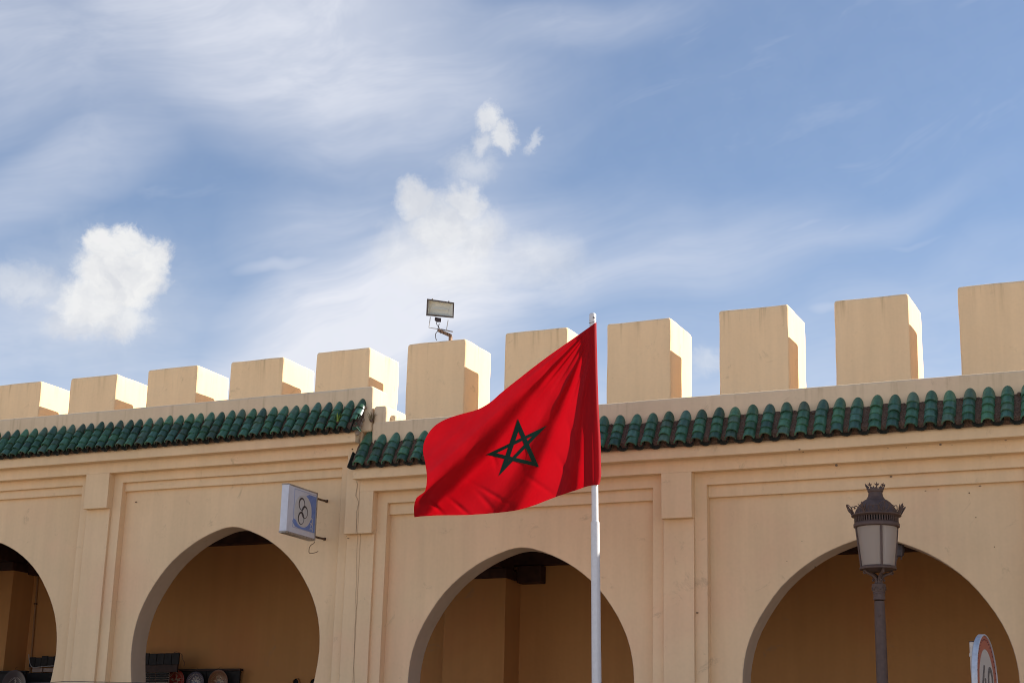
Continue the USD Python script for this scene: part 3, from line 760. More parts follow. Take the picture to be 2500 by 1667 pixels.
# ------------------------------------------------------------------ street lamp
LAMP = mat('lamp_paint', (0.092, 0.056, 0.044), 0.55, var=0.15, scale=18.0, bump=0.15)
YL = -0.9
k = 200 / 1206
S0 = lambda x, y: at(2040 + x * k, 1160 + y * k, YL)
axis0 = S0(605, 770)
lx = axis0[0]
zl = lambda y: S0(605, y)[2]
upm = np.linalg.norm(S0(705, 770) - S0(605, 770)) / 100 * math.cos(YAW - math.atan((2143 - 1250) / FPX)) * 1.0      # metres per zoom unit across the view
rl = lambda u: u * upm
lamp = thing('street_lamp', 'ornate dark brown street lamp with frosted lantern before the right arch', 'street lamp', (lx, YL, 0))
C = (lx, YL, 0)
S1 = lambda y: at(2060 + 1050 * 160 / 2091, 1380 + y * 160 / 2091, YL)[2]
upm1 = upm * (160 / 2091) / k
r1 = lambda u: u * upm1
obj('pole', lathe([(r1(300), 0), (r1(300), .12), (r1(250), .16), (r1(250), .7), (r1(220), .75), (r1(205), .8), (r1(178), S1(1900)), (r1(164), S1(1140)), (0, S1(1100))], C, 28), LAMP, lamp, smooth=40)
obj('collar', lathe([(0, S1(575)), (r1(165), S1(578)), (r1(170), S1(592)), (r1(225), S1(600)), (r1(222), S1(690)), (r1(196), S1(850)), (r1(180), S1(852)), (r1(196), S1(868)), (r1(199), S1(905)), (r1(180), S1(925)), (r1(186), S1(940)), (r1(190), S1(1070)), (r1(193), S1(1090)), (r1(160), S1(1115)), (0, S1(1120))], C, 28), LAMP, lamp, smooth=40)
lv = []
for j in range(6):
    a = j * math.pi / 3 + 0.3
    pts = [(lx + (r1(205) + .004) * math.cos(a + d), YL + (r1(205) + .004) * math.sin(a + d), S1(yv)) for d, yv in ((-.38, 800), (-.22, 730), (0, 690), (.22, 730), (.38, 800))]
    lv.append(tube(spline(pts, 12), .006, 6))
obj('collar_leaves', cat(*lv), LAMP, lamp, smooth=40)
zb, zt = zl(1345), zl(765)
rb, rt = rl(252), rl(312)
arms = []
for j in range(4):
    a = math.radians(32.5 + 90 * j)
    pol = lambda r, z: (lx + r * math.cos(a), YL + r * math.sin(a), z)
    arms.append(tube(spline([pol(r1(70), S1(560)), pol(r1(90), S1(430)), pol(r1(170), S1(330)), pol(r1(300), S1(265)), pol(r1(400), S1(225)), pol(r1(455), S1(150)), pol(r1(430), S1(110))], 22), np.linspace(.022, .013, 22), 8))
    arms.append(tube(spline([pol(r1(400), S1(230)), pol(r1(470), S1(270)), pol(r1(500), S1(220)), pol(r1(465), S1(180)), pol(r1(440), S1(205))], 16), .008, 6))
    arms.append(tube(spline([pol(r1(120), S1(470)), pol(r1(190), S1(440)), pol(r1(205), S1(480)), pol(r1(165), S1(500))], 12), .008, 6))
obj('bracket_arms', cat(*arms), LAMP, lamp, smooth=40)
obj('lantern_base', lathe([(0, zb - .055), (rb * .45, zb - .055), (rb * .9, zb - .03), (rb + .014, zb - .03), (rb + .016, zb - .012), (rb + .006, zb), (rb - .03, zb + .015), (0, zb + .016)], C, 40), LAMP, lamp, smooth=40)
N = {'d': ('principled_bsdf', {'base_color': (0.60, 0.52, 0.45), 'roughness': 0.3, 'specular_ior_level': 0.5}), 't': ('translucent_bsdf', {'color': (0.72, 0.63, 0.54)}), 'm': ('mix_closure', {'fac': 0.5})}
FROST = usdkit.material(stage, '/World/Looks/frosted_glass', N, [('d.BSDF', 'm.closure1'), ('t.BSDF', 'm.closure2')], surface='m.closure')
# view direction to the lamp gives the angle of the posts
vd = math.atan2(YL + 18.0, lx)                       # from camera to lamp
posts = [vd + math.pi + math.radians(12.5) + q * math.pi / 2 for q in range(4)]
for q in range(4):
    a0 = posts[q] + .045; a1 = posts[q] + math.pi / 2 - .045
    th = np.linspace(a0, a1, 14)
    G = np.array([[(lx + r * math.cos(a), YL + r * math.sin(a), z) for a in th] for z, r in ((zb, rb - .006), (zt, rt - .006))])
    Gi = np.array([[(lx + r * math.cos(a), YL + r * math.sin(a), z) for a in th] for z, r in ((zb, rb - .012), (zt, rt - .012))])
    A = sheet(G); B = sheet(Gi); B.invert()
    obj('glass_pane', cat(A, B), FROST, lamp, smooth=40)
    p = lambda r, z: (lx + r * math.cos(posts[q]), YL + r * math.sin(posts[q]), z)
    obj('lantern_post', bar(p(rb, zb - .01), p(rt, zt), .012, 8), LAMP, lamp, smooth=40)
obj('lantern_rim', lathe([(rt - .03, zl(775)), (rt + .004, zl(775)), (rt + .022, zl(762)), (rl(343), zl(745)), (rl(345), zl(728)), (rl(338), zl(714)), (rl(326), zl(705)), (rl(322), zl(698)), (rl(300), zl(696))], C, 48), LAMP, lamp, smooth=40)
obj('vent_drum', lathe([(rl(296), zl(705)), (rl(296), zl(620)), (rl(270), zl(618))], C, 40), mat('vent_shadow', (0.012, 0.010, 0.010), 0.8), lamp, smooth=40)
vb = []
for j in range(52):
    a = j * 2 * math.pi / 52
    c_, s_ = math.cos(a), math.sin(a)
    b_ = M2T(box(-.006, .006, -.008, .008, zl(700), zl(622))); b_.apply_transform(trimesh.transformations.rotation_matrix(a + math.pi / 2, (0, 0, 1))); b_.vertices += (lx + rl(318) * c_, YL + rl(318) * s_, 0); vb.append(b_)
obj('vent_bars', cat(*vb), LAMP, lamp, kind='stuff')
obj('cornice_ring', lathe([(rl(300), zl(624)), (rl(332), zl(622)), (rl(345), zl(612)), (rl(372), zl(604)), (rl(374), zl(590)), (rl(366), zl(582)), (rl(300), zl(578))], C, 48), LAMP, lamp, smooth=40)
obj('dome', lathe([(rl(330), zl(585)), (rl(322), zl(560)), (rl(300), zl(510)), (rl(262), zl(452)), (rl(215), zl(402)), (rl(172), zl(370)), (rl(140), zl(358)), (rl(138), zl(346)), (rl(128), zl(338)), (rl(122), zl(322)), (rl(114), zl(318)), (rl(104), zl(255)), (rl(112), zl(246)), (rl(118), zl(238)), (rl(120), zl(206)), (rl(112), zl(203)), (0, zl(210))], C, 44), LAMP, lamp, smooth=35)
# leaf crown on the chimney
for j in range(8):
    a = vd + math.pi + math.radians(10 + 45 * j)
    P = lambda u, z: (lx + (rl(116) + (205 - z) * upm * 0.42) * math.cos(a) - rl(u) * math.sin(a), YL + (rl(116) + (205 - z) * upm * 0.42) * math.sin(a) + rl(u) * math.cos(a), zl(z))
    mm = [tube([P(0, 207), P(0, 180), P(0, 150), P(0, 122)], [rl(17), rl(9), rl(12), rl(3)], 7)]
    mm += [tube([P(0, 168), P(s * 18, 158), P(s * 34, 142)], [rl(6), rl(11), rl(4)], 6) for s in (-1, 1)]
    obj('crown_leaf', cat(*mm), LAMP, lamp, smooth=40)
# gallery of palmettes and scrolls leaning out over the cornice
for j in range(8):
    a = vd + math.pi + math.radians(17 + 45 * j)

    def P(u, z):
        da = u / 372.0
        r = rl(368) + (582 - z) * upm * 0.62
        return (lx + r * math.cos(a + da), YL + r * math.sin(a + da), zl(z))
    w = rl(7)
    if j % 2 == 0:
        mm = [tube([P(70 * math.cos(t_), 512 + 62 * math.sin(t_)) for t_ in np.linspace(0, 2 * math.pi, 24, endpoint=False)], w, 6, closed=True)]
        for an in (-60, -30, 0, 30, 60):
            mm.append(bar(P(0, 560), P(58 * math.sin(math.radians(an)), 560 - 96 * math.cos(math.radians(an)) * (1 if an else .98)), rl(6), 6, rl(3)))
        mm.append(tube([P(0, 500), P(0, 470), P(0, 446)], [rl(5), rl(14), rl(3)], 6))
    else:
        mm = [tube([P(0, 585), P(0, 530), P(0, 480), P(0, 448)], [rl(20), rl(13), rl(20), rl(3)], 7)]
        mm += [tube([P(0, 560), P(s * 30, 525), P(s * 60, 470)], [rl(8), rl(14), rl(3)], 6) for s in (-1, 1)]
        mm += [tube([P(0, 580), P(s * 34, 560), P(s * 52, 540)], [rl(8), rl(10), rl(3)], 6) for s in (-1, 1)]
    obj('palmette', cat(*mm), LAMP, lamp, smooth=40)

    def P2(u, z):
        return P(u + 146, z)
    sc = [tube(spline([P2(s * 78, 575), P2(s * 70, 525), P2(s * 45, 497), P2(s * 16, 500), P2(s * 4, 520), P2(s * 20, 530)], 16), w, 6) for s in (-1, 1)]
    obj('scroll', cat(*sc), LAMP, lamp, smooth=40)
obj('bolt', trimesh.creation.icosphere(1, .011).apply_translation((lx + r1(168) * math.cos(vd + math.pi), YL + r1(168) * math.sin(vd + math.pi), at(2143, 1503, YL)[2])), LAMP, lamp)

# ------------------------------------------------------------------ projecting shop sign
SIGNW = mat('sign_plastic', (0.60, 0.61, 0.66), 0.35, var=0.06, scale=9.0)
SIGNB = mat('sign_blue', (0.12, 0.21, 0.52), 0.4, color2=(0.20, 0.29, 0.56), scale=14.0)
DISCW = mat('sign_disc', (0.55, 0.54, 0.52), 0.4, var=0.05, scale=10.0)
RING = mat('sign_ring_ink', (0.06, 0.05, 0.055), 0.5)
ALU = mat('grimy_aluminium', (0.33, 0.29, 0.25), 0.5, metallic=0.3, var=0.3, scale=25.0)
RUST = mat('rusty_iron', (0.10, 0.055, 0.03), 0.8, var=0.4, scale=30.0, bump=0.4)
SX, sy0, sy1, sz0, sz1 = -11.09, -0.725, -0.005, 3.150 + H, 3.785 + H
XS0 = SX - 0.095
sg = thing('shop_sign', 'small white and blue lightbox sign with three rings jutting from the wall', 'sign', (SX, 0.237, sz0))
obj('case', M2T(rbox(XS0, SX, sy0, sy1, sz0 + .012, sz1 - .012, .006)), SIGNW, sg)
fr = [rbox(XS0 - .004, SX + .006, sy0 - .006, sy1 + .004, sz0, sz0 + .026, .004), rbox(XS0 - .004, SX + .006, sy0 - .006, sy1 + .004, sz1 - .018, sz1, .004), rbox(XS0 - .004, SX + .006, sy1 - .018, sy1 + .006, sz0 + .02, sz1 - .014, .004)]
obj('frame', cat(*fr), ALU, sg)
obj('corner_trim', M2T(rbox(SX - .004, SX + .012, sy0 - .002, sy0 + .020, sz0 + .02, sz1 - .014, .004)), SIGNW, sg)
ux = lambda s, z, o: (SX + o, sy0 + s * (sy1 - sy0), sz0 + z * (sz1 - sz0))      # sign face: s along (0 street, 1 wall), z up


def face_poly(poly, o0, o1):
    m = trimesh.creation.extrude_polygon(poly, o1 - o0, engine='earcut')
    v = m.vertices.copy()
    m.vertices = np.stack([SX + o0 + v[:, 2], sy0 + v[:, 0] * (sy1 - sy0), sz0 + v[:, 1] * (sz1 - sz0)], 1)
    m.fix_normals(); return m


ell = lambda cx, cz, rx, rz: Polygon([(cx + rx * math.cos(t_), cz + rz * math.sin(t_)) for t_ in np.linspace(0, 2 * math.pi, 48, endpoint=False)])
fl = Polygon([(.95, .16), (.95, .90), (.72, .905), (.62, .86), (.66, .80), (.5, .70), (.34, .30), (.24, .33), (.20, .27), (.30, .18), (.40, .165)])
blue = fl.difference(ell(.535, .53, .30, .335))
obj('blue_field', cat(*[face_poly(g_, .0005, .003) for g_ in getattr(blue, 'geoms', [blue])]), SIGNB, sg)
obj('white_disc', face_poly(ell(.535, .53, .288, .322), .0005, .004), DISCW, sg)
lw = sbox(.22, .15, .965, .935); lw = lw.difference(lw.buffer(-.008))
obj('border_line', cat(*[face_poly(g_, .0005, .0035) for g_ in getattr(lw, 'geoms', [lw])]), mat('sign_line', (0.30, 0.36, 0.55), .5), sg)
for cx, cz in ((.475, .665), (.585, .515), (.475, .375)):
    rg = ell(cx, cz, .104, .132).difference(ell(cx + .006, cz - .010, .083, .106))
    obj('ring', face_poly(rg, .0045, .0062), RING, sg)
# worn Arabic-like strokes on the blue corner
st = []
for pts in ([(.80, .40), (.83, .44), (.86, .42), (.86, .36)], [(.80, .33), (.86, .33), (.87, .37)], [(.82, .26), (.82, .31), (.88, .31), (.88, .25)], [(.79, .21), (.84, .23), (.89, .21), (.89, .18)]):
    st.append(face_poly(LineString(pts).buffer(.008), .0035, .005))
obj('lettering', cat(*st), DISCW, sg)
for zz in (3.716 + H, 3.211 + H):
    obj('bracket_bar', cat(tube([(SX - .02, -.02, zz), (SX - .01, .1, zz - .004), (SX, .245, zz)], .014, 8), M2T(box(SX - .018, SX + .018, .228, .243, zz - .018, zz + .018))), RUST, sg, smooth=40)
kk = .1276
wq = [at(660 + x * kk, 1160 + y * kk, -.02) for x, y in [(850, 1262), (835, 1295), (780, 1330), (745, 1385), (738, 1450), (748, 1484), (790, 1488), (840, 1480), (915, 1450)]]
obj('loose_wire', tube(spline(wq, 30), .0045, 6), RUST, sg, smooth=40)

# ------------------------------------------------------------------ floodlight on the sixth merlon
k = 150 / 1568
fq = lambda x, y, d: at(1000 + x * k, 700 + y * k, d)
HOUS = mat('floodlight_housing', (0.11, 0.085, 0.065), 0.55, metallic=0.2, var=0.3, scale=30.0)
REFL = mat('floodlight_reflector', (0.66, 0.64, 0.56), 0.5, metallic=0.0, var=0.04, scale=6.0)
OLDWOOD = mat('weathered_wood', (0.26, 0.16, 0.10), 0.8, var=0.3, scale=24.0)
fl_ = thing('floodlight', 'old rectangular floodlight on a wooden bracket on top of a merlon', 'floodlight', tuple(fq(1045, 1335, 3.12)))
DF, DB = 2.98, 3.17
front = [fq(*q, DF) for q in [(445, 305), (1138, 405), (1126, 800), (420, 738)]]
back = [fq(*q, DB) for q in [(520, 330), (1100, 415), (1085, 740), (500, 690)]]
inn = [fq(*q, DF - .002) for q in [(485, 350), (1105, 440), (1095, 758), (462, 690)]]
deep = [fq(*q, DF + .055) for q in [(540, 400), (1040, 462), (950, 720), (520, 655)]]


def hullm(pts):
    return M2T(Manifold.hull_points(np.array(pts)))


def quads(pairs):
    v, f = [], []
    for q in pairs:
        b = len(v); v += list(q); f += [(b, b + 1, b + 2), (b, b + 2, b + 3)]
    return trimesh.Trimesh(v, f, process=False)


def loft(a, b):
    return quads([(a[i], b[i], b[(i + 1) % 4], a[(i + 1) % 4]) for i in range(4)])


obj('housing', cat(loft(front, back), quads([back[::-1]]), loft(inn, front)), HOUS, fl_)
obj('reflector', cat(loft([p + (0, .004, 0) for p in inn], deep), quads([deep])), REFL, fl_)
Ng = {'t': ('transparent_bsdf', {'color': (0.95, 0.96, 0.94)}), 'gl': ('glossy_bsdf', {'color': (0.9, 0.9, 0.9), 'roughness': 0.08}), 'f': ('fresnel', {'IOR': 1.15}), 'm': ('mix_closure', {})}
GLASS = usdkit.material(stage, '/World/Looks/lamp_glass', Ng, [('f.fac', 'm.fac'), ('t.BSDF', 'm.closure1'), ('gl.BSDF', 'm.closure2')], surface='m.closure')
obj('glass', quads([[p + (0, .008, 0) for p in inn]]), GLASS, fl_)
obj('lamp_tube', bar(fq(600, 545, DF + .03), fq(980, 590, DF + .03), .006, 8), mat('quartz_tube', (.7, .7, .66), .3), fl_)
for x, y in ((583, 318), (1002, 378)):
    obj('clip', M2T(rbox(*sum([[c - .009, c + .009] for c in fq(x, y, DF + .01)], []), .003)), HOUS, fl_)
obj('junction_box', hullm([fq(x, y, d) for x, y in [(645, 775), (805, 800), (800, 905), (690, 905), (640, 860)] for d in (3.0, 3.09)]), mat('box_brown', (.05, .03, .028), .6, var=.3), fl_)
obj('yoke', cat(tube([fq(530, 770, 3.04), fq(512, 900, 3.05), fq(494, 1042, 3.06), fq(600, 1060, 3.07), fq(760, 1082, 3.08), fq(940, 1110, 3.08), fq(1030, 1135, 3.08)], .006, 7), bar(fq(985, 850, 3.04), fq(940, 1110, 3.06), .006, 7), bar(fq(800, 1085, 3.08), fq(1105, 1150, 3.08), .010, 8)), STEEL, fl_, smooth=40)
obj('bracket_beam', hullm([fq(x, y, d) for x, y in [(715, 1065), (830, 1105), (1080, 1215), (1075, 1280), (1000, 1275), (720, 1150)] for d in (3.06, 3.12)]), OLDWOOD, fl_)
pb = fq(1045, 1300, 3.10)
obj('bracket_post', M2T(rbox(pb[0] - .019, pb[0] + .019, 3.07, 3.13, MTOP - .02, pb[2] + .03, .004)), OLDWOOD, fl_)
for x, y in ((788, 1150), (858, 1165), (960, 1210), (1022, 1240)):
    obj('strap', bar(fq(x - 4, y - 45, 3.054), fq(x + 4, y + 45, 3.054), .0045, 6), RUST, fl_)
obj('cable', cat(tube(spline([fq(680, 910, 3.05), fq(700, 970, 3.05), fq(745, 1030, 3.05), fq(765, 1070, 3.06)], 14), .0055, 6), tube(spline([fq(758, 940, 3.05), fq(738, 1010, 3.05), fq(712, 1130, 3.06), fq(660, 1220, 3.07), fq(665, 1300, 3.08), fq(697, 1368, 3.10)], 24), .006, 6)), RING, fl_, smooth=40)

# ------------------------------------------------------------------ round traffic sign
YS, RS = -2.5, 0.45
ctr = at(2405.7, 1669, YS)
vdir = ctr - EYE; vdir[2] = 0; vdir /= np.linalg.norm(vdir)
al = math.radians(78.3)
nrm = np.array([-vdir[0] * math.cos(al) + vdir[1] * math.sin(al), -vdir[1] * math.cos(al) - vdir[0] * math.sin(al), 0.0])
rgt = np.cross(-nrm, (0, 0, 1.0))
GALV = mat('galvanised_rim', (0.50, 0.53, 0.58), 0.45, metallic=0.35, var=0.12, scale=20.0)
SIGNRED = mat('faded_red', (0.34, 0.085, 0.055), 0.45, var=0.08, scale=9.0)
SIGNWHITE = mat('faded_white', (0.46, 0.43, 0.40), 0.45, var=0.06, scale=9.0)
SIGNPOLE = mat('sign_pole_paint', (0.62, 0.55, 0.47), 0.45, var=0.08, scale=16.0)
ts = thing('traffic_sign', 'round red rimmed speed limit sign seen nearly edge on, on its post', 'traffic sign', (ctr[0], ctr[1], 0))


def disc(parts):
    """Closed lathe (r, w) about the sign's normal; w runs along the normal."""
    m = lathe(parts, (0, 0, 0), 64); v = m.vertices.copy()
    m.vertices = ctr + v[:, :1] * rgt + v[:, 1:2] * np.array([0, 0, 1.0]) + v[:, 2:] * nrm
    m.fix_normals(); return m


obj('rim', disc([(0, -.03), (RS - .01, -.03), (RS, -.022), (RS, .022), (RS - .004, .026), (RS - .012, .026), (RS - .014, .014), (0, .014)]), GALV, ts, smooth=40)
obj('red_ring', disc([(RS * .70, .0145), (RS - .0145, .0145), (RS - .0145, .017), (RS * .70, .017), (RS * .70, .0145)]), SIGNRED, ts)
obj('white_field', disc([(0, .0145), (RS * .695, .0145), (RS * .695, .0165), (0, .0165)]), SIGNWHITE, ts)
rv = []
for j in range(44):
    a = j * 2 * math.pi / 44 + .03
    o = trimesh.creation.icosphere(1, .0085); o.vertices *= (1, 1, .5); v = o.vertices.copy()
    rr_ = RS * .895
    o.vertices = ctr + v[:, :1] * rgt + v[:, 1:2] * np.array([0, 0, 1.]) + v[:, 2:] * nrm + rr_ * math.cos(a) * rgt + np.array([0, 0, rr_ * math.sin(a)]) + nrm * .018
    rv.append(o)
obj('reflector_studs', cat(*rv), mat('stud', (.08, .02, .02), .4), ts)
tm = meshkit.text_mesh('40', 0.31, 0.0025, bold=True)
tw = tm.bounds[1][0]
v = tm.vertices.copy()
tm.vertices = ctr + (v[:, :1] - tw / 2) * rgt + (v[:, 1:2] - .155) * np.array([0, 0, 1.0]) + (v[:, 2:] + .0168) * nrm
tm.fix_normals()
obj('numerals', tm, mat('worn_black', (.05, .045, .045), .6, color2=(.20, .18, .17), scale=60.0), ts)
pc = ctr - nrm * .085 - rgt * .02
pt = at(2371, 1566, pc[1])
obj('post', lathe([(.036, 0), (.036, pt[2]), (.0, pt[2] + .002)], (pc[0], pc[1], 0), 20), SIGNPOLE, ts, smooth=40)
obj('post_cap', lathe([(.0385, pt[2] - .004), (.0385, pt[2] + .004), (0, pt[2] + .008)], (pc[0], pc[1], 0), 20), RING, ts)
zcl_ = at(2371, 1598, pc[1])[2]
obj('clamp', cat(lathe([(.040, zcl_ - .015), (.043, zcl_ - .015), (.043, zcl_ + .015), (.040, zcl_ + .015)], (pc[0], pc[1], 0), 20), bar((pc[0], pc[1], zcl_), ctr - nrm * .028 + (0, 0, zcl_ - ctr[2]), .016, 8)), SIGNPOLE, ts, smooth=40)

# ------------------------------------------------------------------ the pottery stalls inside the arches
k8 = 520 / 2003
YB = 2.88
k9 = 280 / 2352
b9 = lambda x, y, d: at(330 + x * k9, 1560 + y * k9, d)


def plate_mat(name, ground, ink, rim, petals, inner):
    """Painted dish: rim band of beads, ring lines and a star of petals, drawn in the dish's own polar coordinates."""
    N, Lk = {}, []
    N['tc'] = ('texture_coordinate', {})
    N['s'] = ('separate_xyz', {}); Lk.append(('tc.object', 's.vector'))
    N['a'] = ('math', {'math_type': 'arctan2'}); Lk += [('s.z', 'a.value1'), ('s.x', 'a.value2')]
    N['x2'] = ('combine_xyz', {}); Lk += [('s.x', 'x2.x'), ('s.z', 'x2.y')]
    N['r'] = ('vector_math', {'math_type': 'length'}); Lk.append(('x2.vector', 'r.vector1'))
    N['ap'] = ('math', {'math_type': 'multiply', 'value2': float(petals)}); Lk.append(('a.value', 'ap.value1'))
    N['si'] = ('math', {'math_type': 'sine'}); Lk.append(('ap.value', 'si.value1'))
    N['pr'] = ('math', {'math_type': 'multiply_add', 'value2': 0.035, 'value3': 0.068}); Lk.append(('si.value', 'pr.value1'))
    N['pl'] = ('math', {'math_type': 'less_than'}); Lk += [('r.value', 'pl.value1'), ('pr.value', 'pl.value2')]
    N['ab'] = ('math', {'math_type': 'multiply', 'value2': 30.0}); Lk.append(('a.value', 'ab.value1'))
    N['sb'] = ('math', {'math_type': 'sine'}); Lk.append(('ab.value', 'sb.value1'))
    N['gb'] = ('math', {'math_type': 'greater_than', 'value2': 0.1}); Lk.append(('sb.value', 'gb.value1'))
    N['rg'] = ('rgb_ramp', {'interpolate': False, 'ramp': [(0.0, (0, 0, 0)), (0.76, (1, 1, 1)), (0.94, (0, 0, 0))]})
    N['rs'] = ('math', {'math_type': 'divide', 'value2': 0.145}); Lk += [('r.value', 'rs.value1'), ('rs.value', 'rg.fac')]
    N['bd'] = ('mix_color', {'blend_type': 'multiply', 'fac': 1.0}); Lk += [('rg.color', 'bd.a'), ('gb.value', 'bd.b')]
    N['vo'] = ('voronoi_texture', {'scale': 34.0}); Lk.append(('tc.object', 'vo.vector'))
    N['vl'] = ('math', {'math_type': 'less_than', 'value2': 0.42}); Lk.append(('vo.distance', 'vl.value1'))
    N['c1'] = ('mix_color', {'a': inner, 'b': ink}); Lk.append(('vl.value', 'c1.fac'))
    N['c2'] = ('mix_color', {'a': rim, 'b': ground}); Lk += [('pl.value', 'c2.fac'), ('c1.result', 'c2.b')]
    N['c3'] = ('mix_color', {'b': ground}); Lk += [('bd.result', 'c3.fac'), ('c2.result', 'c3.a')]
    N['p'] = ('principled_bsdf', {'roughness': 0.22}); Lk.append(('c3.result', 'p.base_color'))
    return usdkit.material(stage, '/World/Looks/' + name, N, Lk, surface='p.BSDF')


def dish(px, py, depth, rad, material, label):
    c = at(px, py, depth)
    t = thing('dish', label, 'plate', tuple(c), 'painted plates of the pottery stalls')
    m = lathe([(0, .012), (rad * .55, .010), (rad * .72, -.006), (rad * .97, -.020), (rad, -.018), (rad, -.012), (rad * .74, .004), (rad * .58, .020), (0, .022)], (0, 0, 0), 40)
    v = m.vertices.copy(); m.vertices = np.stack([v[:, 0], v[:, 2] - .0, v[:, 1]], 1) + c
    m.fix_normals()
    obj('bowl', m, material, t, smooth=40)
    obj('hook', tube(spline([c + (0, .02, rad * .95), c + (.0, -.02, rad + .012), c + (0, .03, rad + .05)], 8), .003, 5), RUST, t)


# board behind the three plates
c0, c1_ = b9(630, 640, YB), b9(2150, 640, YB)
bd = thing('display_board', 'dark wooden board behind three hung plates inside the second arch', 'board', ((c0[0] + c1_[0]) / 2, YB, 2.2))
zt_ = b9(1500, 632, YB)[2]
x_ = np.linspace(c0[0] - .15, c1_[0], 6)
for i in range(5):
    obj('plank', M2T(rbox(x_[i] + .002, x_[i + 1] - .002, YB, YB + .035, 1.9, zt_ - .012, .004)), BLACKWOOD, bd)
obj('top_rail', M2T(rbox(c0[0] - .15, c1_[0] + .02, YB - .03, YB + .06, zt_ - .01, zt_ + .022, .006)), BROWNBOARD, bd)
# slatted shop canopy at the left of that arch
YA = 2.62
q0, q1 = b9(60, 290, YA), b9(912, 270, YA)
cp = thing('shop_canopy', 'row of blackened upright boards over a shop front inside the second arch', 'canopy', ((q0[0] + q1[0]) / 2, YA, 2.2))
xs = np.linspace(q0[0] - .35, q1[0], 9)
zt2, zb2 = b9(700, 280, YA)[2], b9(700, 505, YA)[2]
R = random.Random(3)
for i in range(8):
    m = M2T(rbox(xs[i] + .004, xs[i + 1] - .006, YA, YA + .022, zb2 - R.uniform(0, .012), zt2 + R.uniform(-.012, .006), .003))
    v = m.vertices.copy(); v[:, 0] += (v[:, 2] - zb2) * R.uniform(-.05, .05); m.vertices = v
    obj('board', m, BLACKWOOD, cp)
q2, q3_ = b9(835, 660, YA), b9(835, 505, YA)
obj('fascia_board', M2T(rbox(xs[0], q2[0], YA + .024, YA + .06, b9(700, 665, YA)[2], zb2 + .05, .004)), BROWNBOARD, cp)
for yy_ in (700, 745, 795, 845):
    z_ = b9(400, yy_, YA)[2]
    obj('rail', M2T(rbox(xs[0], b9(640, 700, YA)[0], YA + .03, YA + .07, z_ - .012, z_ + .012, .004)), BLACKWOOD, cp)
obj('back_panel', M2T(box(xs[0], b9(640, 700, YA)[0], YA + .072, YA + .082, 2.2, b9(700, 668, YA)[2])), mat('pale_panel', (.30, .25, .22), .8, var=.15), cp)
for xx in (290, 420):
    a_ = b9(xx, 670, YA - .02); b_ = b9(xx, 900, YA - .02)
    obj('cord', bar(a_, b_, .004, 6), RUST, cp)
obj('hanging_wire', tube(spline([b9(x, y, YA - .03) for x, y in [(800, 265), (850, 255), (910, 275), (960, 310), (975, 400), (1010, 470), (1015, 510), (992, 545)]], 30), .0045, 6), RUST, cp, smooth=40)
RS_ = np.linalg.norm(b9(1020, 840, 2.82) - b9(635, 840, 2.82)) / 2 * 1.0
PM = [plate_mat('red_dish', (.26, .18, .12), (.20, .008, .007), (.22, .03, .02), 5, (.30, .21, .14)), plate_mat('blue_dish', (.24, .21, .18), (.03, .03, .08), (.07, .06, .08), 12, (.30, .27, .23)),
      plate_mat('brown_dish', (.20, .12, .06), (.06, .018, .01), (.16, .065, .03), 7, (.27, .18, .09)), plate_mat('black_dish', (.22, .19, .17), (.02, .018, .018), (.06, .05, .05), 5, (.30, .26, .22))]
dish(330 + 828 * k9, 1560 + 845 * k9, 2.82, RS_ * .98, PM[0], 'red painted plate hung leftmost on the dark board')
dish(330 + 1240 * k9, 1560 + 880 * k9, 2.82, RS_ * .93, PM[1], 'blue plate with a petal rosette hung between two reddish plates')
dish(330 + 1708 * k9, 1560 + 868 * k9, 2.82, RS_ * 1.02, PM[2], 'brown plate hung rightmost on the dark board')
# stall in the first arch
k0 = 200 / 2352
b0 = lambda x, y, d: at(x * k0, 1560 + y * k0, d)
dish(410 * k0, 1560 + 1330 * k0, 2.25, np.linalg.norm(b0(760, 1300, 2.25) - b0(60, 1300, 2.25)) / 2, PM[3], 'large black and grey plate in the leftmost arch')
a0_, a1_ = b0(-900, 930, 2.33), b0(735, 950, 2.33)
s2 = thing('stall_board', 'black board behind the large plate in the leftmost arch', 'board', ((a0_[0] + a1_[0]) / 2, 2.33, 2.2))
xx_ = np.linspace(a0_[0], a1_[0], 5)
for i in range(4):
    obj('plank', M2T(rbox(xx_[i] + .002, xx_[i + 1] - .002, 2.33, 2.37, 1.9, a1_[2], .004)), BLACKWOOD, s2)
obj('top_rail', M2T(rbox(a0_[0], a1_[0] + .02, 2.30, 2.39, a1_[2], a1_[2] + .03, .005)), BLACKWOOD, s2)
d0, d1 = b0(850, 480, 2.72), b0(1900, 470, 2.72)
s3 = thing('shop_canopy', 'black boards over a shop front in the leftmost arch beside the pier', 'canopy', ((d0[0] + d1[0]) / 2, 2.72, 2.2))
zt3, zb3 = b0(1200, 480, 2.72)[2], b0(1200, 790, 2.72)[2]
xx_ = np.linspace(d0[0], d1[0], 7)
for i in range(6):
    obj('board', M2T(rbox(xx_[i] + .003, xx_[i + 1] - .004, 2.72, 2.745, zb3, zt3 + R.uniform(-.02, .006), .003)), BLACKWOOD, s3)
obj('lintel', M2T(rbox(d0[0] - .12, d1[0], 2.76, 2.82, b0(1200, 935, 2.72)[2] - .35, b0(1200, 950, 2.72)[2], .004)), BLACKWOOD, s3)
for i in range(3):
    xa = b0(920 + i * 320, 880, 2.75); xb = b0(1200 + i * 320, 880, 2.75)
    obj('pale_box', M2T(rbox(xa[0], xb[0], 2.75, 2.80, b0(1200, 935, 2.75)[2], b0(1200, 815, 2.75)[2], .006)), mat(f'stained_carton_{"abc"[i]}', (.30, .22, .18), .8, var=.2), s3)
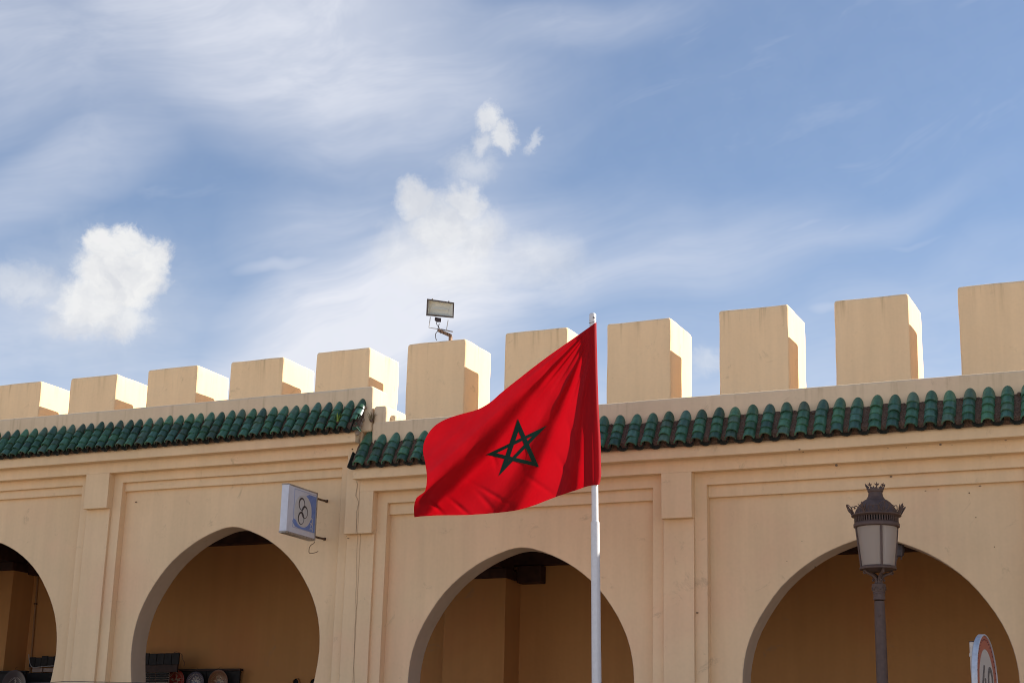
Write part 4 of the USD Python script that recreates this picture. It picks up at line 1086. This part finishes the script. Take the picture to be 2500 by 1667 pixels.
obj('grey_cable', tube(spline([b0(x, y, 2.68) for x, y in [(830, 420), (845, 620), (880, 740), (960, 805), (1150, 785), (1350, 768), (1540, 757), (1900, 740)]], 30), .006, 6), mat('grey_pvc', (.36, .33, .31), .5), s3, smooth=40)
# pipe on the inner wall in the first arch
pz = [at(x * .102, 1320 + y * .102, 2.97) for x, y in [(905, 860), (850, 1500), (850, 2300)]]
ob = thing('conduit', 'thin brown conduit down the inner wall of the leftmost arch', 'pipe', tuple(pz[2]))
obj('pipe', tube([pz[0] + (0, 0, .9), pz[0], pz[2] * (1, 1, 0) + (0, 0, 2.0)], .014, 8), mat('painted_conduit', (.30, .17, .08), .7), ob, smooth=40)
obj('pipe_clip', M2T(box(pz[1][0] - .02, pz[1][0] + .02, 2.95, 2.995, pz[1][2] - .012, pz[1][2] + .012)), RUST, ob)
# two dark vent mouths low on the back wall
for px, py, lab in ((721.5, 1666, 'dark arched vent hole in the back wall of the second arch'), (764, 1667, 'dark vent hole half hidden by the right jamb of the second arch')):
    c = at(px, py, 2.95)
    v_ = thing('vent_hole', lab, 'vent', tuple(c), None)
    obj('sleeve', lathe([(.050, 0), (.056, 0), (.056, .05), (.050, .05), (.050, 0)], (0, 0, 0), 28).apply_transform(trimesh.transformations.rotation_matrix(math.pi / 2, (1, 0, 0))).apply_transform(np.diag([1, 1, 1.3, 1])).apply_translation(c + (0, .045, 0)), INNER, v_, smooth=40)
    obj('mouth', lathe([(0, 0), (.0505, 0), (.0505, .006), (0, .006)], (0, 0, 0), 28).apply_transform(trimesh.transformations.rotation_matrix(math.pi / 2, (1, 0, 0))).apply_transform(np.diag([1, 1, 1.3, 1])).apply_translation(c + (0, .02, 0)), mat('vent_black' if px < 730 else 'vent_black_dusty', (.006, .005, .005), .9), v_, smooth=40)

# dark lantern under the crown of the right arch, half behind the street lamp
c = at(2196, 1342, 0.40)
hl = thing('ceiling_lantern', 'small dark lantern hanging under the right arch behind the street lamp', 'lamp', tuple(c))
obj('cage', lathe([(0, .075), (.03, .07), (.055, .05), (.06, .0), (.045, -.065), (.03, -.075), (0, -.08)], c, 8), RING, hl)
obj('rod', bar(c + (0, 0, .07), (c[0], c[1], 2.90 + H + .0), .008, 6), RING, hl)
obj('tail', cat(bar(c + (-.02, 0, -.07), c + (-.05, 0, -.14), .006, 6), bar(c + (.02, 0, -.07), c + (.015, 0, -.11), .006, 6)), RING, hl)

# wires strung low across the front
cw = thing('overhead_cable', 'thin dark cable strung across the foot of the left pilaster', 'cable', tuple(at(240, 1664, -.02)))
obj('wire', tube([at(x, y, -.02) for x, y in [(-60, 1672), (60, 1667), (125, 1664.5), (168, 1662), (230, 1663.5), (300, 1664.5), (365, 1666), (480, 1671), (600, 1680)]], .0045, 6), RING, cw, smooth=40)

# ------------------------------------------------------------------ tufts growing from the roof
GRASS = mat('grass_blade', (0.16, 0.24, 0.035), 0.6, var=0.3, scale=40.0)
DRY = mat('dry_blade', (0.16, 0.12, 0.05), 0.7, var=0.3, scale=40.0)


def tuft(c, n, hgt, m, label, seed):
    R = random.Random(seed)
    t = thing('grass_tuft', label, 'plant', tuple(c))
    bl = []
    for i in range(n):
        a = R.uniform(0, 2 * math.pi); L = hgt * R.uniform(.5, 1.1); o = R.uniform(.1, .8)
        d = np.array([math.cos(a), math.sin(a), 0]); w = .006
        s = np.cross(d, (0, 0, 1)) * w
        b = np.asarray(c) + d * R.uniform(0, .03)
        p1 = b + d * L * o * .35 + (0, 0, L * .6); p2 = b + d * L * o + (0, 0, L * (1 - .35 * o))
        bl.append(trimesh.Trimesh([b - s, b + s, p1 + s * .8, p1 - s * .8, p2], [(0, 1, 2), (0, 2, 3), (3, 2, 4)], process=False))
    obj('blades', cat(*bl), m, t)
    obj('root_soil', trimesh.creation.icosphere(1, .025).apply_translation(c), MORTAR, t)


tuft(at(825, 1030, -.16), 34, .13, GRASS, 'bright green grass tuft among the tiles of the left eave', 5)
tuft(at(907, 1026, -.035), 22, .14, DRY, 'dry grass tuft at the broken parapet step', 6)
